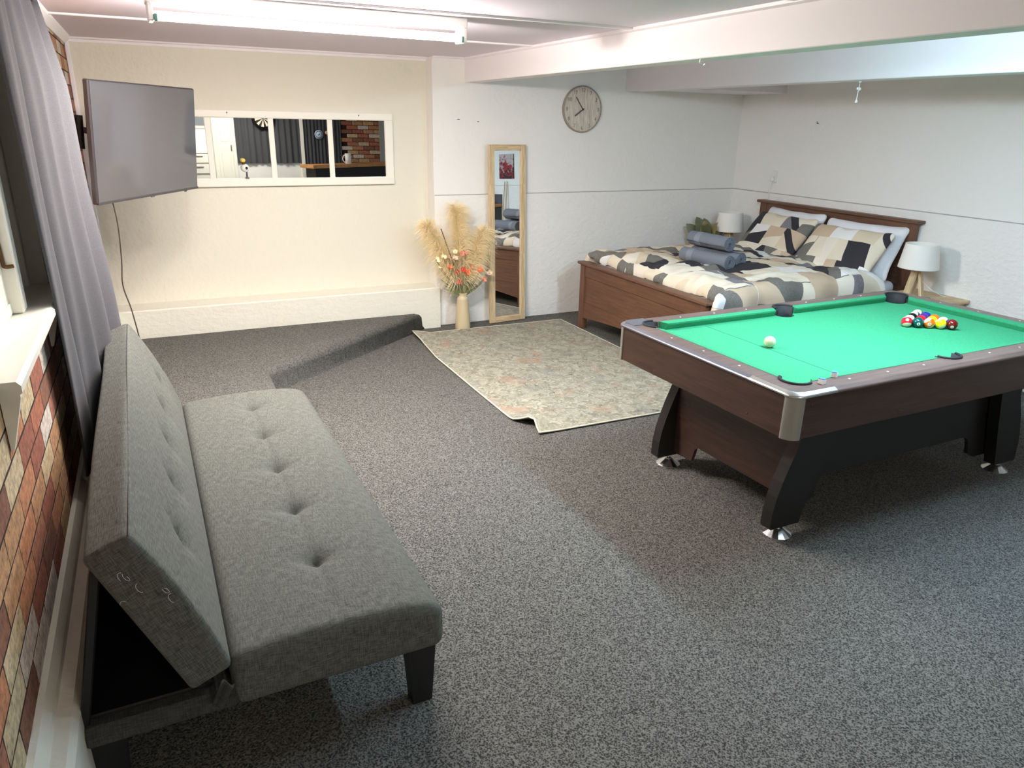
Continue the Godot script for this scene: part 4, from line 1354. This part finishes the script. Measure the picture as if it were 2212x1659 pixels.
	# aprons
	for s in [[Vector3(R, 0.595, -0.036), Vector3(PL - R, 0.776, -0.008)], [Vector3(R, 0.595, -PW + 0.008), Vector3(PL - R, 0.776, -PW + 0.036)], [Vector3(0.008, 0.595, -PW + R), Vector3(0.036, 0.776, -R)], [Vector3(PL - 0.036, 0.595, -PW + R), Vector3(PL - 0.008, 0.776, -R)]]:
		put("apron", span(s[0], s[1], 0.003), M.walnut, t)
	for q in [[0.1, 0.74], [0.65, 0.63]]:
		put("bolt", ball(0.004, 8), M.brass_old, t, Vector3(q[0], q[1], -0.007))
	for q in [[0.25, 0.63], [1.02, 0.63]]:
		put("bolt", ball(0.004, 8), M.brass_old, t, Vector3(0.007, q[1], -q[0]))
	# bed of the table, cloth, cushions
	put("cabinet_floor", span(Vector3(0.034, 0.6, -PW + 0.034), Vector3(PL - 0.034, 0.615, -0.034)), M.black_wood, t)
	put("cloth", slab(cut.call(P.call([[0.1, 0.1], [PL - 0.1, 0.1], [PL - 0.1, PW - 0.1], [0.1, PW - 0.1]]), 0.06), 0.735, 0.755), M.cloth, t)
	put("head_string", span(Vector3(0.475, 0.7549, -PW + 0.15), Vector3(0.4775, 0.7554, -0.15)), mat(Color(0.05, 0.3, 0.2), 0.9), t)
	var cu := func(a: Vector2, b: Vector2, n: Vector2, ma: float, mb: float):    # from a to b at the rail, nose towards n
		var d := (b - a).normalized()
		var st := start()
		var w := 0.036
		var V := func(p: Vector2, y: float): return Vector3(p.x, y, -p.y)
		var a1 := a + n * w + d * ma
		var b1 := b + n * w - d * mb
		var a2 := a + n * (w - 0.012) + d * ma * 0.7
		var b2 := b + n * (w - 0.012) - d * mb * 0.7
		var q := [V.call(a, 0.7965), V.call(b, 0.7965), V.call(b1, 0.7905), V.call(a1, 0.7905), V.call(a2, 0.7555), V.call(b2, 0.7555), V.call(a, 0.7555), V.call(b, 0.7555), V.call(a1, 0.782), V.call(b1, 0.782)]
		var flip: bool = d.cross(n) < 0.0
		for f in [[0, 1, 2, 3], [3, 2, 9, 8], [8, 9, 5, 4], [4, 5, 7, 6], [1, 0, 6, 7]]:
			if flip:
				quad(st, q[f[3]], q[f[2]], q[f[1]], q[f[0]])
			else:
				quad(st, q[f[0]], q[f[1]], q[f[2]], q[f[3]])
		for f in [[0, 3, 8], [0, 8, 4], [0, 4, 6]]:
			if flip:
				tri(st, q[f[2]], q[f[1]], q[f[0]])
			else:
				tri(st, q[f[0]], q[f[1]], q[f[2]])
		for f in [[1, 9, 2], [1, 5, 9], [1, 7, 5]]:
			if flip:
				tri(st, q[f[2]], q[f[1]], q[f[0]])
			else:
				tri(st, q[f[0]], q[f[1]], q[f[2]])
		put("cushion", fin(st), M.cushion, t)
	var g := 0.2
	var h := 0.068
	var up := Vector2(0, 1)
	cu.call(Vector2(g, rw), Vector2(PL / 2 - h, rw), up, 0.03, 0.012)
	cu.call(Vector2(PL / 2 + h, rw), Vector2(PL - g, rw), up, 0.012, 0.03)
	cu.call(Vector2(g, PW - rw), Vector2(PL / 2 - h, PW - rw), -up, 0.03, 0.012)
	cu.call(Vector2(PL / 2 + h, PW - rw), Vector2(PL - g, PW - rw), -up, 0.012, 0.03)
	cu.call(Vector2(rw, g), Vector2(rw, PW - g), Vector2(1, 0), 0.03, 0.03)
	cu.call(Vector2(PL - rw, g), Vector2(PL - rw, PW - g), Vector2(-1, 0), 0.03, 0.03)
	# pockets: black cups with a rim on the rail
	for k in 6:
		var c: Vector2 = pockets[k]
		var cup := put("pocket", lathe([Vector2(0, 0.64), Vector2(0.061, 0.645), Vector2(0.0615, 0.79), Vector2(0.0585, 0.79), Vector2(0.058, 0.65), Vector2(0, 0.648)], 28), M.rubber, t, Vector3(c.x, 0, c.y))
		# cut the wall away towards the play by building only its rail side
		var to := Vector2(PL / 2, -PW / 2) - c
		if k > 3:
			to = Vector2(0, -signf(PW / 2 + c.y))
		var mid := atan2(-to.y, -to.x)
		var st := start(true)
		add_lathe(st, [Vector2(0.0585, 0.66), Vector2(0.0615, 0.66), Vector2(0.0615, 0.795), Vector2(0.0585, 0.795), Vector2(0.0585, 0.66)], 24, Transform3D.IDENTITY, -mid - 1.75, -mid + 1.75)
		cup.mesh = fin(st)
		put("pocket_floor", lathe([Vector2(0, 0.655), Vector2(0.06, 0.655), Vector2(0.06, 0.662), Vector2(0, 0.662)], 24), M.rubber, cup)
		var arc := []
		for j in 25:
			var a := mid - 1.5 + 3.0 * j / 24.0
			arc.append(Vector3(cos(a) * 0.064, 0.798, sin(a) * 0.064))
		put("pocket_rim", tube(arc, 0.0062, 8), M.rubber, cup)
	# sights
	var sp := 0.2358
	for k in [-3, -2, -1, 1, 2, 3]:
		for v in [0.066, PW - 0.066]:
			sight(t, PL / 2 + k * sp, v)
	for k in [-1, 0, 1]:
		for u in [0.063, PL - 0.063]:
			sight(t, u, PW / 2 + k * sp)
	# base: four curved legs, long and short panels with arched feet
	var leg := [[0.30, 0.6], [0.268, 0.455], [0.232, 0.37], [0.203, 0.29], [0.182, 0.22], [0.17, 0.15], [0.166, 0.07], [0.172, 0.06], [0.345, 0.06], [0.41, 0.33], [0.465, 0.6]]
	for side in 2:
		for end in 2:
			var poly := PackedVector2Array()
			for q in leg:
				poly.append(Vector2(q[0] if end == 0 else PL - q[0], q[1]))
			var v0: float = 0.175 if side == 0 else PW - 0.235
			put("leg", prism(poly, -v0 - 0.06, -v0), M.black_wood, t)
	for side in 2:
		var v0: float = 0.245 if side == 0 else PW - 0.265
		var poly := PackedVector2Array([Vector2(0.3, 0.6), Vector2(0.3, 0.1), Vector2(0.44, 0.1), Vector2(0.5, 0.13), Vector2(0.505, 0.165), Vector2(0.515, 0.2), Vector2(0.535, 0.225), Vector2(0.57, 0.237)])
		for k in range(7, -1, -1):
			poly.append(Vector2(PL - poly[k].x, poly[k].y))
		put("long_panel", prism(poly, -v0 - 0.02, -v0), M.black_wood, t)
	for end in 2:
		var u0: float = 0.275 if end == 0 else PL - 0.295
		var poly := PackedVector2Array([Vector2(0.2, 0.6), Vector2(0.2, 0.185), Vector2(PW - 0.425, 0.178), Vector2(PW - 0.4, 0.16), Vector2(PW - 0.39, 0.12), Vector2(PW - 0.38, 0.085), Vector2(PW - 0.2, 0.075), Vector2(PW - 0.2, 0.6)])
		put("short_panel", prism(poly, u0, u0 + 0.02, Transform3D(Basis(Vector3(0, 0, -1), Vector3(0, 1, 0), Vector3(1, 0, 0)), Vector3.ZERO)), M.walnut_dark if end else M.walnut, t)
	for u in [0.26, PL - 0.26]:
		for v in [0.215, PW - 0.215]:
			var st := start()
			add_lathe(st, [Vector2(0, 0), Vector2(0.066, 0), Vector2(0.066, 0.006), Vector2(0.026, 0.033), Vector2(0.022, 0.036), Vector2(0, 0.036)], 14)
			st.set_smooth_group(1)
			add_lathe(st, [Vector2(0.0, 0.034), Vector2(0.011, 0.036), Vector2(0.011, 0.066), Vector2(0.0, 0.068)], 14)
			put("foot", fin(st), M.chrome, t, Vector3(u, 0, -v))

func area(p: PackedVector2Array) -> float:
	var a := 0.0
	for i in p.size():
		a += p[i].cross(p[(i + 1) % p.size()])
	return a * 0.5

func sight(t: Node3D, u: float, v: float) -> void:
	put("rail_sight", lathe([Vector2(0.0, 0.7945), Vector2(0.0058, 0.7945), Vector2(0.005, 0.796), Vector2(0.0, 0.7962)], 12), M.white_plastic, t, Vector3(u, 0, -v))


func balls() -> void:
	var cols := [Color(0.88, 0.84, 0.71), Color(0.97, 0.86, 0.08), Color(0.13, 0.17, 0.55), Color(0.85, 0.12, 0.2), Color(0.32, 0.14, 0.47), Color(0.95, 0.42, 0.1), Color(0.03, 0.33, 0.31), Color(0.45, 0.1, 0.09), Color(0.06, 0.06, 0.07)]
	var names := ["cue", "yellow", "blue", "red", "purple", "orange", "dark green", "maroon", "black"]
	var R := 0.0286
	var cue := thing("cue_ball", "plain cream cue ball alone on the green cloth", "billiard ball", on_table(0.5, 0.755 + R, 0.645))
	put("ball", ball(R, 32), ball_mat(0, cols), cue)
	# rows of the triangle, the base row of five facing the camera
	var row0 := Vector2(1.512, 0.648)
	var along := Vector2(0.187, -0.141).normalized()
	var across := Vector2(-along.y, along.x)
	var rows := [[11, 6, 13, 9, 7], [12, 3, 1, 10], [8, 4, 5], [14, 2], [15]]
	var seat := ["leftmost", "second", "middle", "fourth", "rightmost"]
	var turns := {11: Vector3(-0.65, -0.9, 0.15), 6: Vector3(0.1, -0.8, 0.0), 13: Vector3(0.0, -0.9, 0.7), 9: Vector3(-0.5, 0.9, -0.5), 7: Vector3(0.3, -0.9, 0.2), 10: Vector3(0.2, -0.6, 0.3), 8: Vector3(0.4, -0.8, 0), 3: Vector3(0.2, -0.9, 0), 2: Vector3(0.3, -0.6, 0), 14: Vector3(0.3, -0.2, 0.9), 12: Vector3(0.4, -0.7, 0.2), 1: Vector3(0, 0.8, 0), 15: Vector3(0.5, -0.5, 0.5), 4: Vector3(0.5, -0.8, 0), 5: Vector3(0.2, 0.2, 0)}
	for i in rows.size():
		for j in rows[i].size():
			var n: int = rows[i][j]
			var q: Vector2 = row0 + along * (j + i * 0.5) * 2.0 * R * 1.006 + across * i * 2.0 * R * 0.871
			var kind := "striped" if n > 8 else "solid"
			var col: String = names[n - 8] if n > 8 else names[n]
			var where := "in the front row of the rack" if i == 0 else ("in the second row of the rack" if i == 1 else ("in the third row of the rack" if i == 2 else ("in the row of two near the tip of the rack" if i == 3 else "at the far tip of the rack")))
			var t := thing("pool_ball", "%s %s pool ball %s" % [kind, col, where], "billiard ball", on_table(q.x, 0.755 + R, q.y), 0.0, "racked pool balls")
			t.basis = Basis.from_euler(turns[n])
			put("ball", ball(R, 32), ball_mat(n, cols), t)

func ball_mat(n: int, cols: Array) -> StandardMaterial3D:
	var ivory := Color(0.87, 0.83, 0.7)
	var c: Color = cols[n - 8] if n > 8 else cols[n]
	var glyph := {"0": [7, 5, 5, 5, 7], "1": [2, 6, 2, 2, 7], "2": [7, 1, 7, 4, 7], "3": [7, 1, 7, 1, 7], "4": [5, 5, 7, 1, 1], "5": [7, 4, 7, 1, 7], "6": [7, 4, 7, 5, 7], "7": [7, 1, 2, 2, 2], "8": [7, 5, 7, 5, 7], "9": [7, 5, 7, 1, 7]}
	var s := str(n)
	var tex := paint(256, 128, func(x, y):
		var lat: float = 0.5 - y / 128.0
		var col: Color = c
		if n > 8 and absf(lat) > 0.19:
			col = ivory
		for cx in [64, 192]:
			var dx: float = x - cx
			var dy: float = y - 64.0
			if n > 0 and dx * dx + dy * dy < 150.0:
				col = Color(0.9, 0.88, 0.82)
				var w := 4 * s.length() - 1
				var gx := int(floor(dx / 2.0 + w / 2.0))
				var gy := int(floor(dy / 2.4 + 2.5))
				if gx >= 0 and gx < w and gy >= 0 and gy < 5 and gx % 4 < 3:
					if glyph[s[gx / 4]][gy] & (4 >> (gx % 4)):
						col = Color(0.05, 0.05, 0.05)
		return col)
	return mat(Color(1, 1, 1), 0.12, 0.0, tex)

# ------------------------------------------------------------------ small things
func small_things() -> void:
	var blue := mat(Color(0.33, 0.55, 0.75), 0.9)
	var paper := mat(Color(0.97, 0.97, 0.97), 0.6)
	var ch := [[0.209, 0.066, "cube of blue chalk nearest the chrome corner of the pool table", 0.2], [0.328, 0.108, "cube of blue chalk by the cushion of the pool table", 0.5]]
	for q in ch:
		var t := thing("chalk_cube", q[2], "chalk", on_table(q[0], 0.7955, q[1]), q[3], "chalk cubes on the pool table rail")
		put("wrapper", box(Vector3(0.023, 0.02, 0.023), 0.001, Vector3(0, 0.0101, 0)), paper, t)
		put("chalk_top", box(Vector3(0.0225, 0.004, 0.0225), 0.0012, Vector3(0, 0.0215, 0)), blue, t)
	var o := thing("wall_socket", "white wall socket with a plug, above the headboard", "socket", Vector3(XR, 1.27, -5.63))
	put("plate", box(Vector3(0.012, 0.115, 0.075), 0.003, Vector3(-0.006, 0.055, 0)), M.white_plastic, o)
	put("switch", box(Vector3(0.006, 0.025, 0.014), 0.001, Vector3(-0.014, 0.085, 0.018)), M.white_plastic, o)
	put("plug", box(Vector3(0.035, 0.045, 0.035), 0.006, Vector3(-0.03, 0.035, 0.0)), M.white_plastic, o)
	put("lead", tube(smooth_path([Vector3(-0.035, 0.015, 0), Vector3(-0.035, -0.03, -0.008), Vector3(-0.03, -0.1, -0.015), Vector3(-0.025, -0.3, -0.02), Vector3(-0.022, -0.6, -0.02)], 6), 0.0035, 6), M.white_plastic, o)
	var c := thing("pull_cord", "short white pull cord with a toggle, hanging from the second beam", "pull cord", Vector3(4.19, 2.071, -3.62))
	put("ceiling_eye", box(Vector3(0.02, 0.012, 0.014), 0.003, Vector3(0, -0.006, 0)), M.white_plastic, c)
	put("cord", tube([Vector3(0.0, 0.0, 0), Vector3(-0.006, -0.05, 0), Vector3(-0.008, -0.12, 0)], 0.003, 6), M.white_plastic, c)
	put("toggle", lathe([Vector2(0, 0), Vector2(0.008, 0.003), Vector2(0.009, 0.012), Vector2(0.003, 0.024), Vector2(0, 0.025)], 12), M.white_plastic, c, Vector3(-0.008, -0.135, 0))
	put("knot", ball(0.011, 10), M.white_plastic, c, Vector3(-0.004, -0.05, 0.006))
	put("knot", ball(0.009, 10), M.white_plastic, c, Vector3(-0.018, -0.048, 0.004))
	var hk := put("beam_hook", tube(smooth_path([Vector3(2.52, 2.09, -3.15), Vector3(2.52, 2.07, -3.15), Vector3(2.53, 2.06, -3.14), Vector3(2.54, 2.068, -3.14)], 4), 0.003, 6), M.chrome)
	tag(hk, "tiny bright hook under the nearer ceiling beam", "hook")

# ------------------------------------------------------------------ the other end of the room, seen in the mirrors
func back_of_room() -> void:
	var w: StandardMaterial3D = M.white_paint
	# kitchen cabinets
	var k := thing("kitchen_cabinet", "white kitchen drawers with a pale worktop at the far end, seen in the long mirror", "cabinet", Vector3(0.55, 0, ZF - 0.3))
	put("body", span(Vector3(-0.6, 0.1, -0.27), Vector3(0.62, 1.1, 0.29), 0.004), w, k)
	put("worktop", span(Vector3(-0.62, 1.1, -0.3), Vector3(0.64, 1.15, 0.29), 0.005), w, k)
	for y in [0.72, 0.92]:
		var d := put("drawer", span(Vector3(-0.1, y, -0.29), Vector3(0.6, y + 0.17, -0.27), 0.004), w, k)
		put("handle", span(Vector3(0.2, y + 0.12, -0.305), Vector3(0.45, y + 0.13, -0.29), 0.003), M.grey_metal, d)
	put("plinth", span(Vector3(-0.58, 0, -0.22), Vector3(0.6, 0.1, 0.28)), M.black, k)
	var f := thing("picture_frame", "small grey framed picture over the kitchen worktop, in the long mirror", "picture", Vector3(1.0, 1.55, ZF - 0.02))
	put("frame", box(Vector3(0.36, 0.3, 0.02), 0.004, Vector3(0, 0.15, 0)), w, f)
	put("print", box(Vector3(0.26, 0.2, 0.004), 0.0, Vector3(0, 0.15, -0.011)), mat(Color(0.5, 0.53, 0.55), 0.5), f)
	# door
	var dr := Node3D.new()
	dr.name = "door_1"
	dr.set_meta("kind", "structure")
	add_child(dr)
	put("leaf", span(Vector3(1.34, 0.0, ZF - 0.04), Vector3(1.62, 2.05, ZF + 0.01), 0.004), w, dr)
	put("architrave", span(Vector3(1.26, 0, ZF - 0.05), Vector3(1.34, 2.1, ZF + 0.01), 0.005), w, dr)
	put("architrave", span(Vector3(1.62, 0, ZF - 0.05), Vector3(1.69, 2.1, ZF + 0.01), 0.005), w, dr)
	put("raised_panel", span(Vector3(1.4, 1.3, ZF - 0.048), Vector3(1.56, 1.95, ZF - 0.035), 0.006), w, dr)
	put("raised_panel", span(Vector3(1.4, 0.2, ZF - 0.048), Vector3(1.56, 1.1, ZF - 0.035), 0.006), w, dr)
	put("handle", span(Vector3(1.585, 1.12, ZF - 0.06), Vector3(1.605, 1.24, ZF - 0.04), 0.004), M.grey_metal, dr)
	# dark curtains on the far wall
	for q in [[1.70, 2.99, 0.88, "dark grey curtain over the far window, behind the dartboard in the mirror"], [3.06, 3.84, 0.2, "dark grey curtain with round stickers, left of the far brick panel in the mirror"]]:
		var t := thing("dark_curtain", q[3], "curtain")
		var pts := PackedVector2Array()
		var n := 60
		for i in n + 1:
			pts.append(Vector2(lerpf(q[0], q[1], float(i) / n), ZF - 0.06 + 0.02 * sin(i * 1.1) + 0.01 * sin(i * 0.37)))
		for i in n + 1:
			pts.append(Vector2(lerpf(q[1], q[0], float(i) / n), ZF - 0.03))
		put("cloth", slab(pts, q[2], 2.2, true), M.dark_curtain, t)
	var post := struct("trim_30", span(Vector3(2.985, 0, ZF - 0.09), Vector3(3.055, HC, ZF + 0.01), 0.004), w)
	post.set_meta("label", "white upright post on the far wall")
	# dartboard
	var db := thing("dartboard", "round dartboard on the dark far curtain, seen in the long mirror", "dartboard", Vector3(2.26, 1.765, ZF - 0.1))
	var face := Basis(Vector3.RIGHT, -PI / 2)
	put("board", lathe([Vector2(0, 0), Vector2(0.225, 0), Vector2(0.225, 0.03), Vector2(0, 0.03)], 40), M.black, db, Vector3.ZERO, face)
	var dark := mat(Color(0.2, 0.17, 0.15), 0.9)
	var light := mat(Color(0.9, 0.86, 0.78), 0.9)
	for s in 20:
		var poly := PackedVector2Array()
		for e in [[0.02, 0], [0.17, 0], [0.17, 1], [0.02, 1]]:
			var a: float = TAU * (s + e[1]) / 20.0
			poly.append(Vector2(cos(a), sin(a)) * e[0])
		put("segment", prism(poly, -0.034, -0.028), dark if s % 2 else light, db)
	# round stickers on the second curtain
	var sg := thing("round_sign", "round blue and white sign on the dark far curtain, in the long mirror", "sign", Vector3(3.37, 1.46, ZF - 0.1))
	put("disc", lathe([Vector2(0, 0), Vector2(0.09, 0), Vector2(0.09, 0.008), Vector2(0, 0.008)], 32), mat(Color(0.85, 0.88, 0.92), 0.5), sg, Vector3.ZERO, face)
	put("ring", lathe([Vector2(0.06, 0.008), Vector2(0.075, 0.008), Vector2(0.075, 0.011), Vector2(0.06, 0.011)], 32), mat(Color(0.25, 0.45, 0.7), 0.5), sg, Vector3.ZERO, face)
	put("emblem", box(Vector3(0.06, 0.02, 0.006), 0.002, Vector3(0, 0, -0.011)), mat(Color(0.25, 0.45, 0.7), 0.5), sg, Vector3.ZERO, Basis(Vector3.BACK, 0.5))
	var s2 := thing("round_badge", "small round tan badge beside the blue and white sign", "badge", Vector3(3.54, 1.5, ZF - 0.1))
	put("disc", lathe([Vector2(0, 0), Vector2(0.04, 0), Vector2(0.04, 0.008), Vector2(0, 0.008)], 24), mat(Color(0.85, 0.7, 0.55), 0.5), s2, Vector3.ZERO, face)
	# brick panel
	var bp := Node3D.new()
	bp.name = "wall_brick_panel"
	bp.set_meta("kind", "structure")
	add_child(bp)
	put("mortar", span(Vector3(3.86, 0.2, ZF - 0.02), Vector3(4.7, HC, ZF + 0.01)), M.mortar, bp)
	var bm := box(Vector3(0.232, 0.076, 0.014), 0.003)
	for row in 24:
		for i in 5:
			var x := 3.86 + i * 0.243 + (0.12 if row % 2 else 0.0)
			if x > 3.87 and x < 4.72:
				put("brick", bm, M.bricks[(row * 7 + i * 5) % M.bricks.size()], bp, Vector3(x, 0.245 + row * 0.0855, ZF - 0.024))
	struct("trim_31", span(Vector3(4.7, 0, ZF - 0.05), Vector3(4.9, HC, ZF + 0.01), 0.004), mat(Color(0.62, 0.62, 0.6), 0.6))
	# live-edge bar across the corner
	var b := thing("bar_table", "bar with a wavy-edged wooden slab top and dark front, in the long mirror", "bar", Vector3(2.9, 0, 2.35), -0.42)
	var slabp := PackedVector2Array()
	for i in 25:
		slabp.append(Vector2(i * 0.1, -0.02 + 0.025 * sin(i * 1.3) + 0.012 * sin(i * 3.1)))
	for i in 25:
		slabp.append(Vector2(2.4 - i * 0.1, 0.42 + 0.02 * sin(i * 0.9)))
	put("slab_top", slab(slabp, 0.86, 0.92), M.slabwood, b)
	put("front", span(Vector3(0.1, 0.0, 0.05), Vector3(2.35, 0.86, 0.37), 0.004), M.black, b)
	put("foot_rail", tube([Vector3(0.1, 0.45, 0.0), Vector3(2.3, 0.45, 0.0)], 0.02, 10), M.grey_metal, b)
	var mg := thing("glass_mug", "pale glass mug on the wooden bar top, in the long mirror", "mug", Vector3(3.72, 0.921, 2.86))
	put("body", lathe([Vector2(0, 0), Vector2(0.06, 0), Vector2(0.065, 0.2), Vector2(0.06, 0.2), Vector2(0.055, 0.02), Vector2(0, 0.02)], 24), M.white_plastic, mg)
	var ring := []
	for i in 13:
		var a := PI * i / 12.0
		ring.append(Vector3(-0.06 - 0.05 * sin(a), 0.1 - 0.07 * cos(a), 0))
	put("handle", tube(ring, 0.01, 8), M.white_plastic, mg)
	# right wall, just out of the picture: poster, shelf and cues that the floor mirror shows
	var po := thing("poster", "small red and dark abstract poster, seen in the floor mirror", "poster", Vector3(XR, 1.26, -2.84))
	var n1 := noise(0.02, 3, 91)
	var art := paint(128, 160, func(x, y):
		var v := n1.get_noise_2d(x, y)
		var down: float = y / 160.0
		var c := Color(0.75, 0.7, 0.7).lerp(Color(0.62, 0.13, 0.13), clampf((down - 0.15) * 3.0 + v * 2.0 - absf(x - 64.0) / 70.0, 0, 1))
		return c.lerp(Color(0.12, 0.11, 0.13), clampf((down - 0.55) * 2.0 + n1.get_noise_2d(x * 2.0 + 70, y * 2.0) * 2.2, 0, 1)))
	var st := start()
	var hx := 0.165
	quad_uv(st, [Vector3(-0.012, 0, -hx), Vector3(-0.012, 0, hx), Vector3(-0.012, 0.34, hx), Vector3(-0.012, 0.34, -hx)], [Vector2(0, 1), Vector2(1, 1), Vector2(1, 0), Vector2(0, 0)])
	put("board", span(Vector3(-0.0115, 0, -hx), Vector3(0.0, 0.34, hx)), M.black, po)
	put("print", fin(st), mat(Color(1, 1, 1), 0.6, 0, art), po)
	var sh := thing("wall_bar", "narrow wooden bar shelf with dark front on the right wall, in the floor mirror", "shelf", Vector3(XR, 0, -2.0))
	put("slab_top", span(Vector3(-0.24, 0.86, -0.74), Vector3(0, 0.905, 0.7), 0.006), M.slabwood, sh)
	put("front", span(Vector3(-0.18, 0.05, -0.72), Vector3(-0.02, 0.86, 0.7), 0.004), mat(Color(0.3, 0.31, 0.33), 0.6), sh)
	put("splash_back", span(Vector3(-0.03, 0.905, -0.74), Vector3(-0.016, 1.04, 0.7), 0.002), mat(Color(0.3, 0.31, 0.33), 0.6), sh)
	var df := thing("reed_diffuser", "small reed diffuser on the wooden bar shelf, in the floor mirror", "diffuser", Vector3(XR - 0.14, 0.906, -2.6))
	put("bottle", lathe([Vector2(0, 0), Vector2(0.03, 0), Vector2(0.03, 0.06), Vector2(0.012, 0.075), Vector2(0.012, 0.09), Vector2(0, 0.09)], 16), M.white_plastic, df)
	for i in 5:
		put("reed", tube([Vector3(0, 0.05, 0), Vector3(0.02 * (i - 2), 0.24, 0.012 * ((i * 2) % 5 - 2))], 0.002, 5), M.pine, df)
	for i in 2:
		var q := thing("pool_cue", ["pale pool cue leaning by the bar shelf, nearer the shelf", "pale pool cue leaning by the bar shelf, nearer the bed"][i], "cue", Vector3(XR - 0.14, 0.0, -2.80 - i * 0.06), 0.0, "pool cues by the bar shelf")
		put("shaft", tube([Vector3(0, 0, 0), Vector3(0.11, 1.22, -0.02)], func(h): return lerpf(0.014, 0.006, h), 8), M.pine, q)
		put("butt", tube([Vector3(0, 0.0, 0), Vector3(0.035, 0.4, -0.006)], 0.0146, 8), M.black, q)
